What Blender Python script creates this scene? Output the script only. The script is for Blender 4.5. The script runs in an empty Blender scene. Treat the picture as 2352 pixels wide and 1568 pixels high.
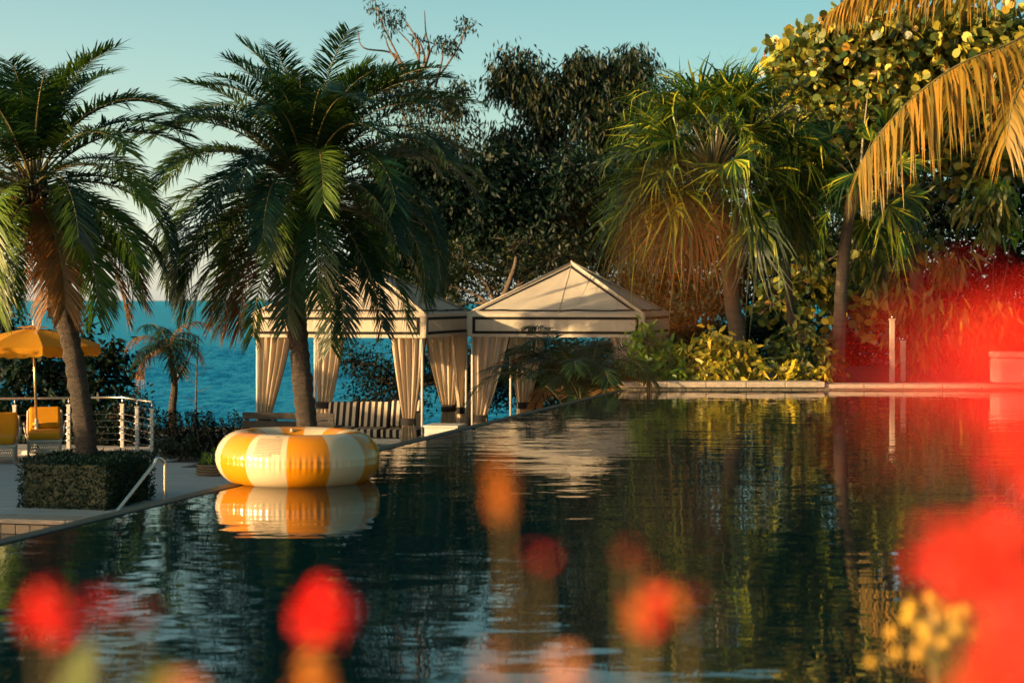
import bpy, bmesh, math, random
import numpy as np
from mathutils import Vector, Matrix, Euler

R = math.radians
rnd = random.Random(7)
RNG = np.random.default_rng(7)
S = bpy.context.scene
COL = S.collection

# ------------------------------------------------------------------ camera
FPX, CX, HY, CZ = 3950.0, 1176.0, 690.0, 2.75          # focal (px of a 2352 px wide frame), principal x, horizon y, eye height
cam_d = bpy.data.cameras.new('camera')
cam = bpy.data.objects.new('camera', cam_d); COL.objects.link(cam); S.camera = cam
cam.location = (0, 0, CZ); cam.rotation_euler = (R(90), 0, 0)
cam_d.sensor_width = 36.0; cam_d.sensor_fit = 'HORIZONTAL'
cam_d.lens = FPX / 2352 * 36.0
cam_d.shift_y = -94.0 / 2352
cam_d.clip_start = 0.05; cam_d.clip_end = 90000
cam_d.dof.use_dof = True; cam_d.dof.focus_distance = 19.5; cam_d.dof.aperture_fstop = 2.9

# ------------------------------------------------------------------ light
SUN_AZ, SUN_EL = -116.5, 9.5     # degrees from +Y, clockwise seen from above
W = bpy.data.worlds.new('World'); S.world = W; W.use_nodes = True
nt = W.node_tree; nt.nodes.clear()
sky = nt.nodes.new('ShaderNodeTexSky'); sky.sky_type = 'NISHITA'; sky.sun_disc = False
sky.sun_elevation = R(SUN_EL); sky.sun_rotation = R(SUN_AZ)
sky.altitude = 0; sky.air_density = 1.0; sky.dust_density = 1.6; sky.ozone_density = 2.0
tint = nt.nodes.new('ShaderNodeMixRGB'); tint.blend_type = 'MULTIPLY'; tint.inputs[0].default_value = 1.0
tc_ = nt.nodes.new('ShaderNodeTexCoord'); sx_ = nt.nodes.new('ShaderNodeSeparateXYZ'); nt.links.new(tc_.outputs['Generated'], sx_.inputs[0])
rp_ = nt.nodes.new('ShaderNodeValToRGB'); nt.links.new(sx_.outputs[2], rp_.inputs[0])       # pale haze near the horizon, clear teal air above
cr_ = rp_.color_ramp
cr_.elements[0].position = 0.0; cr_.elements[0].color = (4.2, 4.1, 5.4, 1)
cr_.elements[1].position = 1.0; cr_.elements[1].color = (.40, .70, .60, 1)
for p_, c_ in ((.02, (2.5, 2.45, 3.2, 1)), (.06, (1.65, 1.52, 1.55, 1)), (.10, (1.42, 1.32, 1.12, 1)), (.24, (.92, 1.06, .82, 1))):
    e_ = cr_.elements.new(p_); e_.color = c_
# the whole sky is paler on the sun's side and deeper away from it
hz_ = nt.nodes.new('ShaderNodeVectorMath'); hz_.operation = 'DOT_PRODUCT'; nt.links.new(tc_.outputs['Generated'], hz_.inputs[0])
hz_.inputs[1].default_value = (math.sin(R(SUN_AZ)), math.cos(R(SUN_AZ)), 0)
k_ = nt.nodes.new('ShaderNodeCombineXYZ')
for q_, v_ in enumerate((.75, .50, .46)):
    m_ = nt.nodes.new('ShaderNodeMath'); m_.operation = 'MULTIPLY_ADD'; m_.inputs[1].default_value = v_; m_.inputs[2].default_value = 1.0
    nt.links.new(hz_.outputs['Value'], m_.inputs[0]); nt.links.new(m_.outputs[0], k_.inputs[q_])
vm_ = nt.nodes.new('ShaderNodeVectorMath'); vm_.operation = 'MULTIPLY'
nt.links.new(rp_.outputs[0], vm_.inputs[0]); nt.links.new(k_.outputs[0], vm_.inputs[1]); nt.links.new(vm_.outputs[0], tint.inputs[2])
bg = nt.nodes.new('ShaderNodeBackground'); bg.inputs[1].default_value = 0.10
wo = nt.nodes.new('ShaderNodeOutputWorld')
nt.links.new(sky.outputs[0], tint.inputs[1]); nt.links.new(tint.outputs[0], bg.inputs[0]); nt.links.new(bg.outputs[0], wo.inputs[0])
sun_d = bpy.data.lights.new('sun', 'SUN'); sun_d.energy = 5.0; sun_d.angle = R(0.6); sun_d.color = (1.0, 0.65, 0.30)
sun = bpy.data.objects.new('sun', sun_d); COL.objects.link(sun)
sdir = Vector((math.sin(R(SUN_AZ)) * math.cos(R(SUN_EL)), math.cos(R(SUN_AZ)) * math.cos(R(SUN_EL)), math.sin(R(SUN_EL))))
sun.rotation_euler = sdir.to_track_quat('Z', 'Y').to_euler(); sun.location = (-30, 0, 20)
S.view_settings.view_transform = 'Standard'; S.view_settings.look = 'None'
S.view_settings.exposure = 1.4; S.view_settings.gamma = 1.0; S.view_settings.use_curve_mapping = False
S.render.engine = 'CYCLES'
S.cycles.use_denoising = True
S.cycles.max_bounces = 6; S.cycles.diffuse_bounces = 2; S.cycles.glossy_bounces = 3; S.cycles.transmission_bounces = 3
S.cycles.transparent_max_bounces = 4; S.cycles.caustics_reflective = False; S.cycles.caustics_refractive = False

def P(px, py, d):                      # a pixel of the 2352 px frame at depth d -> point
    return Vector(((px - CX) / FPX * d, d, CZ - (py - HY) / FPX * d))
def G(px, py, z=0.0):                  # a pixel on a level surface at height z
    return P(px, py, FPX * (CZ - z) / (py - HY))

# ------------------------------------------------------------------ materials
def nodes_of(name):
    m = bpy.data.materials.new(name); m.use_nodes = True
    t = m.node_tree; t.nodes.clear()
    return m, t
def link(t, a, b): t.links.new(a, b)
def ramp(t, fac, stops):
    r = t.nodes.new('ShaderNodeValToRGB'); cr = r.color_ramp
    while len(cr.elements) > 1: cr.elements.remove(cr.elements[-1])
    cr.elements[0].position = stops[0][0]; cr.elements[0].color = (*stops[0][1], 1)
    for p, c in stops[1:]:
        e = cr.elements.new(p); e.color = (*c, 1)
    link(t, fac, r.inputs[0]); return r.outputs[0]
def noise(t, scale, detail=4, rough=.55, vec=None, dist=0):
    n = t.nodes.new('ShaderNodeTexNoise'); n.inputs['Scale'].default_value = scale
    n.inputs['Detail'].default_value = detail; n.inputs['Roughness'].default_value = rough
    n.inputs['Distortion'].default_value = dist
    if vec is not None: link(t, vec, n.inputs['Vector'])
    return n.outputs['Fac']
def coords(t, scale=(1, 1, 1), rot=0, kind='Object'):
    if kind == 'World':
        g = t.nodes.new('ShaderNodeNewGeometry'); o = g.outputs['Position']
    else:
        g = t.nodes.new('ShaderNodeTexCoord'); o = g.outputs[kind]
    m = t.nodes.new('ShaderNodeMapping'); m.inputs['Scale'].default_value = scale; m.inputs['Rotation'].default_value = (0, 0, rot)
    link(t, o, m.inputs[0]); return m.outputs[0]
def bump(t, h, strength, dist):
    b = t.nodes.new('ShaderNodeBump'); b.inputs['Strength'].default_value = strength; b.inputs['Distance'].default_value = dist
    link(t, h, b.inputs['Height']); return b.outputs[0]

def mat(name, c1, c2=None, rough=.6, scale=6, metal=0, bumps=None, stretch=(1, 1, 1), spec=.5, transl=0, tcol=None, kind='Object'):
    """plain surface: two mottled tones, optional relief and translucency"""
    m, t = nodes_of(name)
    p = t.nodes.new('ShaderNodeBsdfPrincipled'); o = t.nodes.new('ShaderNodeOutputMaterial')
    v = coords(t, stretch, kind=kind)
    n = noise(t, scale, 5, .6, v)
    c2 = c2 or tuple(x * .72 for x in c1)
    if not metal: c1, c2 = [tuple(x * .74 for x in c) for c in (c1, c2)]
    link(t, ramp(t, n, [(.3, c2), (.7, c1)]), p.inputs['Base Color'])
    p.inputs['Roughness'].default_value = rough; p.inputs['Metallic'].default_value = metal
    p.inputs['Specular IOR Level'].default_value = spec
    if bumps:
        link(t, bump(t, noise(t, bumps[0], 5, .6, v), bumps[1], bumps[2]), p.inputs['Normal'])
    sh = p.outputs[0]
    if transl:
        tr = t.nodes.new('ShaderNodeBsdfTranslucent'); tr.inputs[0].default_value = (*(tcol or c1), 1)
        mx = t.nodes.new('ShaderNodeMixShader'); mx.inputs[0].default_value = transl
        link(t, sh, mx.inputs[1]); link(t, tr.outputs[0], mx.inputs[2]); sh = mx.outputs[0]
    link(t, sh, o.inputs[0]); return m

def leafmat(name, stops, tcol, transl=.35, rough=.42, spec=.4, island=1.0):
    m, t = nodes_of(name)
    p = t.nodes.new('ShaderNodeBsdfPrincipled'); o = t.nodes.new('ShaderNodeOutputMaterial')
    g = t.nodes.new('ShaderNodeNewGeometry'); oi = t.nodes.new('ShaderNodeObjectInfo')
    a = t.nodes.new('ShaderNodeMath'); a.operation = 'ADD'; iv = t.nodes.new('ShaderNodeMath'); iv.operation = 'MULTIPLY'; iv.inputs[1].default_value = island; link(t, g.outputs['Random Per Island'], iv.inputs[0]); link(t, iv.outputs[0], a.inputs[0]); link(t, oi.outputs['Random'], a.inputs[1])
    f = t.nodes.new('ShaderNodeMath'); f.operation = 'FRACT'; link(t, a.outputs[0], f.inputs[0])
    c = ramp(t, f.outputs[0], stops)
    link(t, c, p.inputs['Base Color'])
    p.inputs['Roughness'].default_value = rough; p.inputs['Specular IOR Level'].default_value = spec
    tr = t.nodes.new('ShaderNodeBsdfTranslucent'); tr.inputs[0].default_value = (*tcol, 1)
    mx = t.nodes.new('ShaderNodeMixShader'); mx.inputs[0].default_value = transl
    link(t, p.outputs[0], mx.inputs[1]); link(t, tr.outputs[0], mx.inputs[2]); link(t, mx.outputs[0], o.inputs[0])
    return m

M = {}
M['date_leaf'] = leafmat('date_palm_leaf', [(0, (.002, .014, .011)), (.60, (.004, .025, .014)), (.78, (.014, .048, .014)), (.92, (.085, .14, .014)), (1, (.03, .055, .012))], (.055, .12, .010), .30, .4, .3, .12)  # bright stops paint a random share of fronds yellow-green, as if sunlit
M['dry_leaf'] = leafmat('dry_palm_leaf', [(0, (.13, .06, .022)), (.6, (.20, .10, .035)), (1, (.10, .08, .03))], (.22, .10, .02), .25, .6, .3)
M['fan_leaf'] = leafmat('fan_palm_leaf', [(0, (.003, .019, .009)), (.5, (.008, .032, .010)), (.72, (.06, .12, .012)), (1, (.36, .34, .024))], (.15, .25, .014), .2, .42, .25)  # dark and gold segments at random put sun and shade contrast into the colour
M['coco_leaf'] = leafmat('coconut_leaf', [(0, (.07, .065, .012)), (.55, (.19, .13, .018)), (1, (.28, .15, .02))], (.44, .25, .02), .36, .4, .4)
M['areca_leaf'] = leafmat('areca_leaf', [(0, (.004, .016, .008)), (1, (.014, .034, .010))], (.06, .09, .012), .22, .42, .3)
M['grape_leaf'] = leafmat('sea_grape_leaf', [(0, (.012, .04, .014)), (.45, (.07, .10, .022)), (.85, (.34, .30, .035)), (1, (.24, .10, .02))], (.18, .20, .025), .2, .42, .4)
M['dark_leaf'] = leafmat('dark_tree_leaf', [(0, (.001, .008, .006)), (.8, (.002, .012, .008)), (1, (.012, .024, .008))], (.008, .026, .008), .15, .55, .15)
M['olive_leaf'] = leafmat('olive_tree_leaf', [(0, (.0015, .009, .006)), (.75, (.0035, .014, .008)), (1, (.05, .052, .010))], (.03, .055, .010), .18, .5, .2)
M['croton_leaf'] = leafmat('croton_leaf', [(0, (.07, .12, .014)), (.45, (.32, .27, .022)), (1, (.58, .42, .035))], (.48, .40, .025), .3, .38, .5)
M['green_leaf'] = leafmat('bright_green_leaf', [(0, (.03, .10, .014)), (.6, (.13, .23, .02)), (1, (.34, .35, .03))], (.25, .42, .02), .35, .38, .5)
M['hang_leaf'] = leafmat('hanging_leaf', [(0, (.012, .04, .012)), (.5, (.07, .10, .02)), (1, (.24, .20, .03))], (.18, .22, .02), .3)
M['hedge_leaf'] = leafmat('hedge_leaf', [(0, (.005, .018, .010)), (.7, (.012, .034, .014)), (1, (.026, .046, .018))], (.02, .04, .008), .15, .5, .35)
M['rachis'] = mat('palm_rachis', (.16, .13, .04), (.08, .08, .03), .5)
M['trunk_palm'] = mat('palm_bark', (.10, .072, .05), (.04, .03, .024), .9, 9, bumps=(22, 1.0, .07), stretch=(.5, .5, 3))
M['trunk_smooth'] = mat('smooth_palm_bark', (.12, .085, .055), (.06, .045, .032), .85, 7, bumps=(20, .5, .02), stretch=(.5, .5, 4))
M['bark'] = mat('tree_bark', (.10, .07, .045), (.04, .03, .022), .9, 8, bumps=(18, .7, .04), stretch=(1, 1, .35))
M['twig'] = mat('twig_bark', (.12, .075, .045), (.05, .035, .025), .85, 8)
M['canvas'] = mat('cream_canvas', (.66, .60, .50), (.58, .52, .43), .85, 3, spec=.15, transl=.22, tcol=(.6, .46, .28))
M['curtain'] = mat('cream_curtain', (.66, .59, .49), (.58, .51, .42), .9, 2.5, spec=.1, transl=.36, tcol=(.66, .46, .24), stretch=(3, 3, .4))
M['black_trim'] = mat('black_trim', (.016, .015, .016), (.01, .01, .01), .8, spec=.2)
M['white_paint'] = mat('white_paint', (.62, .60, .56), (.5, .48, .45), .45, 5)
M['wicker'] = mat('white_wicker', (.6, .55, .46), (.45, .40, .32), .6, 30, bumps=(90, .5, .01))
M['yellow_cushion'] = mat('yellow_cushion', (.68, .30, .012), (.60, .26, .01), .85, 6, bumps=(30, .15, .01), spec=.15)
M['yellow_canvas'] = mat('yellow_canvas', (.70, .32, .012), (.64, .28, .01), .8, 4, spec=.2, transl=.38, tcol=(.8, .34, .01))
M['steel'] = mat('brushed_steel', (.62, .56, .48), (.5, .46, .40), .22, 20, metal=1)
M['brass_pole'] = mat('warm_metal_pole', (.62, .46, .26), (.5, .36, .2), .3, 10, metal=.85)
M['stone'] = mat('travertine', (.46, .38, .29), (.33, .27, .21), .75, 9, bumps=(34, .5, .012), stretch=(1, 1, 2), kind='World')
M['slab'] = mat('deck_stone', (.52, .50, .48), (.40, .38, .36), .7, 2.2, bumps=(25, .25, .008), stretch=(.5, 2, 1), kind='World')
M['joint'] = mat('deck_joint', (.14, .13, .12), (.10, .09, .08), .9)
M['soil'] = mat('garden_soil', (.045, .035, .022), (.02, .018, .012), .95, 3, bumps=(8, .8, .08), kind='World')
M['tile'] = mat('pool_tile', (.20, .17, .11), (.13, .12, .085), .4, 8, kind='World')
M['tile_dark'] = mat('dark_pool_tile', (.012, .024, .021), (.007, .013, .012), .6, 3, spec=.2, kind='World')
M['wall_out'] = mat('pool_wall_render', (.12, .13, .11), (.08, .085, .075), .8, 2, kind='World')
M['wood_old'] = mat('weathered_wood', (.075, .06, .048), (.03, .025, .022), .85, 7, bumps=(30, .6, .01), stretch=(.4, 3, 3))
M['basket'] = mat('woven_basket', (.32, .2, .11), (.2, .12, .065), .8, 18, bumps=(60, .5, .01))
M['grey_block'] = mat('grey_stone_block', (.2, .21, .2), (.14, .15, .15), .85, 8, bumps=(25, .4, .01))
M['red_petal'] = leafmat('red_petal', [(0, (.16, .003, .008)), (.35, (.6, .008, .012)), (.8, (.75, .015, .012)), (1, (.75, .09, .02))], (.9, .02, .012), .45, .5, .3)
M['orange_petal'] = leafmat('orange_petal', [(0, (.6, .16, .02)), (1, (.72, .28, .03))], (.85, .3, .02), .45, .5, .3)
M['peach_petal'] = leafmat('peach_petal', [(0, (.75, .3, .12)), (1, (.8, .4, .2))], (.9, .42, .18), .45, .5, .3)
M['bud'] = leafmat('yellow_bud', [(0, (.42, .24, .02)), (1, (.5, .32, .02))], (.6, .4, .03), .35, .45, .4)
M['stem_warm'] = mat('flower_stem', (.20, .13, .03), (.12, .10, .025), .6)
M['flower_leaf'] = leafmat('flower_leaf', [(0, (.02, .05, .012)), (1, (.07, .10, .02))], (.12, .15, .02), .3)
M['ring_yellow'] = mat('ring_yellow_vinyl', (.72, .27, .006), (.70, .26, .006), .17, 2, spec=.55, transl=.14, tcol=(.9, .4, .01))
M['ring_cream'] = mat('ring_cream_vinyl', (.70, .57, .36), (.68, .55, .34), .17, 2, spec=.55, transl=.14, tcol=(.85, .66, .36))
M['print'] = mat('black_print', (.03, .025, .02), (.02, .02, .02), .6)
M['far_land'] = mat('far_land', (.10, .13, .13), (.08, .11, .11), .9)

def stripes():
    m, t = nodes_of('black_cream_stripe')
    p = t.nodes.new('ShaderNodeBsdfPrincipled'); o = t.nodes.new('ShaderNodeOutputMaterial')
    tc = t.nodes.new('ShaderNodeTexCoord'); s = t.nodes.new('ShaderNodeSeparateXYZ'); link(t, tc.outputs['Object'], s.inputs[0])
    w = t.nodes.new('ShaderNodeMath'); w.operation = 'MULTIPLY'; w.inputs[1].default_value = 1 / .125; link(t, s.outputs[0], w.inputs[0])
    f = t.nodes.new('ShaderNodeMath'); f.operation = 'FRACT'; link(t, w.outputs[0], f.inputs[0])
    g = t.nodes.new('ShaderNodeMath'); g.operation = 'GREATER_THAN'; g.inputs[1].default_value = .5; link(t, f.outputs[0], g.inputs[0])
    mx = t.nodes.new('ShaderNodeMixRGB'); mx.inputs[1].default_value = (.018, .016, .02, 1); mx.inputs[2].default_value = (.42, .36, .29, 1)
    link(t, g.outputs[0], mx.inputs[0]); link(t, mx.outputs[0], p.inputs['Base Color']); p.inputs['Roughness'].default_value = .9
    p.inputs['Specular IOR Level'].default_value = .15
    link(t, p.outputs[0], o.inputs[0]); return m
M['stripe'] = stripes()

def water(name, deep, layers, rough=.015, spec=.5, stint=(1, 1, 1)):
    m, t = nodes_of(name)
    p = t.nodes.new('ShaderNodeBsdfPrincipled'); o = t.nodes.new('ShaderNodeOutputMaterial')
    p.inputs['Base Color'].default_value = (*deep, 1); p.inputs['Roughness'].default_value = rough; p.inputs['IOR'].default_value = 1.33; p.inputs['Specular IOR Level'].default_value = spec; p.inputs['Specular Tint'].default_value = (*stint, 1)
    nrm = None
    for sc, rot, scale, detail, amp in layers:
        v = coords(t, sc, R(rot), 'World')
        b = t.nodes.new('ShaderNodeBump'); b.inputs['Strength'].default_value = 1.0; b.inputs['Distance'].default_value = amp
        link(t, noise(t, scale, detail, .5, v), b.inputs['Height'])
        if nrm: link(t, nrm, b.inputs['Normal'])
        nrm = b.outputs[0]
    link(t, nrm, p.inputs['Normal']); link(t, p.outputs[0], o.inputs[0]); return m
M['pool'] = water('pool_water', (.0001, .009, .014), [((.5, 1.0, 1), 8, 1.1, 2, .0085), ((.5, 1.0, 1), -12, 4.5, 2, .0030)], .012)
M['low_pool'] = water('lower_pool_water', (.001, .012, .013), [((.6, 1, 1), 0, 3, 2, .006)], .02)
def sea():
    m, t = nodes_of('sea_water'); o = t.nodes.new('ShaderNodeOutputMaterial')
    d = t.nodes.new('ShaderNodeBsdfDiffuse'); d.inputs[0].default_value = (.0005, .10, .15, 1)
    g = t.nodes.new('ShaderNodeBsdfGlossy'); g.inputs[0].default_value = (.12, .54, .70, 1); g.inputs['Roughness'].default_value = .08
    nrm = None
    for sc, rot, scale, amp in (((.8, 1, 1), -18, 1.6, .35),):
        b = t.nodes.new('ShaderNodeBump'); b.inputs['Distance'].default_value = amp
        link(t, noise(t, scale, 3, .5, coords(t, sc, R(rot), 'World')), b.inputs['Height'])
        if nrm: link(t, nrm, b.inputs['Normal'])
        nrm = b.outputs[0]
    mx = t.nodes.new('ShaderNodeMixShader'); mx.inputs[0].default_value = .72
    link(t, nrm, d.inputs['Normal']); link(t, nrm, g.inputs['Normal'])
    link(t, d.outputs[0], mx.inputs[1]); link(t, g.outputs[0], mx.inputs[2]); link(t, mx.outputs[0], o.inputs[0]); return m
M['sea'] = sea()

# ------------------------------------------------------------------ mesh helpers
class MB:
    def __init__(s): s.v = []; s.f = []; s.m = []
    def add(s, vs, fs, mi=0):
        b = len(s.v); s.v += [tuple(x) for x in vs]; s.f += [tuple(i + b for i in f) for f in fs]; s.m += [mi] * len(fs); return s
    def box(s, c, size, rz=0, rot=None, mi=0, taper=1.0):
        hx, hy, hz = [a / 2 for a in size]
        rt = rot if rot is not None else Matrix.Rotation(rz, 3, 'Z')
        vs = []
        for z in (-hz, hz):
            k = taper if z > 0 else 1
            for x, y in ((-hx, -hy), (hx, -hy), (hx, hy), (-hx, hy)):
                vs.append(Vector(c) + rt @ Vector((x * k, y * k, z)))
        return s.add(vs, [(3, 2, 1, 0), (4, 5, 6, 7), (0, 1, 5, 4), (1, 2, 6, 5), (2, 3, 7, 6), (3, 0, 4, 7)], mi)
    def tube(s, pts, radii, n=8, cap=True, mi=0, jitter=0):
        pts = [Vector(p) for p in pts]; k = len(pts)
        if not hasattr(radii, '__len__'): radii = [radii] * k
        up = Vector((0.013, 0.021, 1)); rings = []; prev = None; vs = []
        for i, p in enumerate(pts):
            t = (pts[min(i + 1, k - 1)] - pts[max(i - 1, 0)]).normalized()
            a = prev - t * prev.dot(t) if prev is not None else (Vector((1, 0, 0)) if abs(t.z) > .9 else up).cross(t)
            if a.length < 1e-6: a = t.orthogonal()
            a.normalize(); prev = a; b = t.cross(a)
            for j in range(n):
                th = 2 * math.pi * j / n; r = radii[i] * (1 + (rnd.uniform(-jitter, jitter) if jitter else 0))
                vs.append(p + (a * math.cos(th) + b * math.sin(th)) * r)
        fs = [(i * n + j, i * n + (j + 1) % n, (i + 1) * n + (j + 1) % n, (i + 1) * n + j) for i in range(k - 1) for j in range(n)]
        if cap: fs += [tuple(range(n - 1, -1, -1)), tuple(range((k - 1) * n, k * n))]
        return s.add(vs, fs, mi)
    def lathe(s, prof, n=24, c=(0, 0, 0), mi=0):
        vs = []
        for r, z in prof:
            for j in range(n):
                th = 2 * math.pi * j / n; vs.append((c[0] + r * math.cos(th), c[1] + r * math.sin(th), c[2] + z))
        fs = [(i * n + j, i * n + (j + 1) % n, (i + 1) * n + (j + 1) % n, (i + 1) * n + j) for i in range(len(prof) - 1) for j in range(n)]
        return s.add(vs, fs, mi)
    def grid(s, fn, nu, nv, mi=0):
        vs = [fn(i / nu, j / nv) for j in range(nv + 1) for i in range(nu + 1)]
        fs = [(j * (nu + 1) + i, j * (nu + 1) + i + 1, (j + 1) * (nu + 1) + i + 1, (j + 1) * (nu + 1) + i) for j in range(nv) for i in range(nu)]
        return s.add(vs, fs, mi)
    def build(s, name, mats, parent=None, smooth=False, bevel=0):
        me = bpy.data.meshes.new(name); me.from_pydata(s.v, [], s.f)
        mats = mats if isinstance(mats, (list, tuple)) else [mats]
        for q in mats: me.materials.append(q)
        if len(mats) > 1: me.polygons.foreach_set('material_index', s.m)
        if smooth: me.polygons.foreach_set('use_smooth', [True] * len(me.polygons))
        me.update()
        if bevel:
            bm = bmesh.new(); bm.from_mesh(me)
            bmesh.ops.bevel(bm, geom=bm.edges[:], offset=bevel, segments=2, affect='EDGES', profile=.6)
            bm.to_mesh(me); bm.free()
        return put(name, me, parent)

def put(name, me, parent=None):
    o = bpy.data.objects.new(name, me); COL.objects.link(o)
    if parent is not None:
        o.parent = parent; o.matrix_parent_inverse = PINV.get(parent.name, Matrix.Identity(4))
    return o
PINV = {}
def thing(name, label, cat, loc=(0, 0, 0), group=None):
    """an empty at the thing's base; parts are modelled in world space and keep it through the parent inverse"""
    o = bpy.data.objects.new(name, None); COL.objects.link(o); o.location = loc; o.empty_display_size = .2
    PINV[o.name] = Matrix.Translation(-Vector(loc))
    o['label'] = label; o['category'] = cat
    if group: o['group'] = group
    return o
def tag(o, label, cat, group=None):
    o['label'] = label; o['category'] = cat
    if group: o['group'] = group
    return o
def struct(o): o['kind'] = 'structure'; return o
def stuff(o): o['kind'] = 'stuff'; return o

def fast(name, V, polys, mats, parent=None, mi=None, smooth=False):
    """V (n,3); polys: list of (m,k) index arrays"""
    me = bpy.data.meshes.new(name)
    V = np.ascontiguousarray(V, dtype=np.float32)
    me.vertices.add(len(V)); me.vertices.foreach_set('co', V.ravel())
    idx = np.concatenate([p.ravel() for p in polys]).astype(np.int32)
    tot = np.concatenate([np.full(len(p), p.shape[1]) for p in polys]).astype(np.int32)
    st = np.concatenate([[0], np.cumsum(tot)[:-1]]).astype(np.int32)
    me.loops.add(len(idx)); me.loops.foreach_set('vertex_index', idx)
    me.polygons.add(len(tot)); me.polygons.foreach_set('loop_start', st); me.polygons.foreach_set('loop_total', tot)
    mats = mats if isinstance(mats, (list, tuple)) else [mats]
    for q in mats: me.materials.append(q)
    if mi is not None: me.polygons.foreach_set('material_index', np.asarray(mi, dtype=np.int32))
    if smooth: me.polygons.foreach_set('use_smooth', np.ones(len(tot), dtype=bool))
    me.update(calc_edges=True); me.validate()
    return put(name, me, parent)

def unit(a): return a / np.maximum(np.linalg.norm(a, axis=-1, keepdims=True), 1e-9)
def leaf_polys(rng, pos, d, L, Wd, curl=.15, shape='kite', up_bias=.6):
    """one polygon per leaf: pos (n,3), d (n,3) unit direction"""
    n = len(pos); L = np.broadcast_to(L, (n,)); Wd = np.broadcast_to(Wd, (n,))
    nr = unit(rng.normal(size=(n, 3)) + np.array([0, 0, up_bias]))
    s = unit(np.cross(d, nr)); nn = np.cross(s, d)
    def at(t, w): return pos + d * (L * t)[:, None] + s * (Wd * w * .5)[:, None] - nn * (L * curl * t * t)[:, None]
    if shape == 'kite': pts = [at(0, 0), at(.42, 1), at(1, 0), at(.42, -1)]
    elif shape == 'long': pts = [at(0, .1), at(.3, 1), at(.7, .75), at(1, 0), at(.7, -.75), at(.3, -1)]
    else: pts = [at(0, .15), at(.18, .75), at(.5, 1), at(.82, .75), at(1, .1), at(.82, -.75), at(.5, -1), at(.18, -.75)]
    A = np.stack(pts, 1); k = A.shape[1]
    return A.reshape(-1, 3), np.arange(n * k).reshape(n, k)

def interp_path(pts, n):
    """smooth path through points (Catmull-Rom)"""
    pts = [Vector(p) for p in pts]; pts = [pts[0] * 2 - pts[1]] + pts + [pts[-1] * 2 - pts[-2]]
    out = []; segs = len(pts) - 3
    for k in range(n + 1):
        u = k / n * segs; i = min(int(u), segs - 1); t = u - i
        a, b, c, d = pts[i:i + 4]
        out.append(.5 * ((2 * b) + (c - a) * t + (2 * a - 5 * b + 4 * c - d) * t * t + (3 * b - a - 3 * c + d) * t ** 3))
    return out

# ------------------------------------------------------------------ setting: sea, ground, pools
def sheet(name, pts, z, m):
    return struct(MB().add([(x, y, z) for x, y in pts], [tuple(range(len(pts)))]).build(name, m))
def build_sea():
    rng = np.random.default_rng(2)
    cols = np.concatenate([[-40, -6, -1.5, -.6, -.4], np.arange(-.33, -.07, .0019), np.arange(-.07, .36, .008), [.4, .6, 1.5, 6, 40]])
    rows = np.concatenate([[41, 50], 60 * 1.0046 ** np.arange(0, 470), [700, 1000, 1600, 3000, 8000, 20000, 70000]])
    Yg, Cg = np.meshgrid(rows, cols, indexing='ij'); Xg = Cg * Yg
    Z = np.zeros_like(Yg)
    for _ in range(26):
        lam = rng.uniform(.8, 4.5); th = rng.normal() * .75 + 1.25; a = .0115 * lam * rng.uniform(.6, 1.3)
        Z += a * np.sin((Xg * np.cos(th) + Yg * np.sin(th)) * 2 * np.pi / lam + rng.uniform(0, 6.28))
    gust = .65 + .35 * np.sin(Xg * .11 + 1.3 * np.sin(Yg * .05)) * np.sin(Yg * .06 + .8)
    fade = np.clip((520 - Yg) / 300, 0, 1) * (Yg > 55) * (np.abs(Cg) < .35)
    V = np.stack([Xg, Yg, -4 + Z * gust * fade], -1).reshape(-1, 3)
    nr, nc = Yg.shape; i = (np.arange(nr - 1)[:, None] * nc + np.arange(nc - 1)[None]).ravel()
    struct(fast('sea', V, [np.stack([i, i + 1, i + nc + 1, i + nc], 1)], M['sea'], smooth=True))
build_sea()
mb = MB()                                                # low shore on the horizon
for k in range(40):
    pass
def shore(u, v):
    x = -9000 + 18000 * u
    h = 13 * (.45 + .35 * math.sin(u * 21) + .3 * math.sin(u * 53 + 1)) * (1 if x < -1200 else .7)
    return (x, 16000 + 400 * v, -4 + max(h, 1.5) * math.sin(math.pi * v) ** .5 if 0 < v < 1 else -4)
struct(MB().grid(shore, 160, 4).build('far_shore', M['far_land'], smooth=True))

PHI = R(13.0)                                            # the garden's grid is turned against the view
U = Vector((math.cos(PHI), -math.sin(PHI), 0)); V_ = Vector((math.sin(PHI), math.cos(PHI), 0))
WZ = 1.40                                                # water level of the upper pool
E0, E1 = Vector((-4.36, 4.0, 0)), Vector((1.66, 25.75, 0))   # overflow edge
ED = (E1 - E0).normalized(); EN = Vector((-ED.y, ED.x, 0))  # outward (left)

def soil_z(x, y):
    z = -.06 if y > 21.2 - (x + 6.4) * .23 or x > 3 else -.6
    if y > 38: z -= (y - 38) * .42
    return z + (.05 * math.sin(x * 1.7) * math.cos(y * 1.3) if y > 33.5 else 0)
struct(MB().grid(lambda u, v: ((-45 + 90 * u), 3 + 52 * v, soil_z(-45 + 90 * u, 3 + 52 * v)), 90, 52).build('garden_ground', M['soil'], smooth=True))
mb = MB()                                                # raised bed beyond the pool
def bedpt(u, v):
    y = 26.0 + 16 * v; x0 = 1.75 + (y - 25.75) * .277
    x = x0 + (45 - x0) * u
    return (x, y, 1.42 + (.04 * math.sin(x * 3) * math.sin(y * 2.1) if 0 < u < 1 and v > 0 else 0))
mb.grid(bedpt, 60, 20)
b0 = len(mb.v)
mb.add([(1.75, 26.0, -.1), (1.75 + 16.25 * .277, 42, -.1), (1.75 + 16.25 * .277, 42, 1.42), (1.75, 26.0, 1.42)], [(0, 3, 2, 1)])
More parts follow.
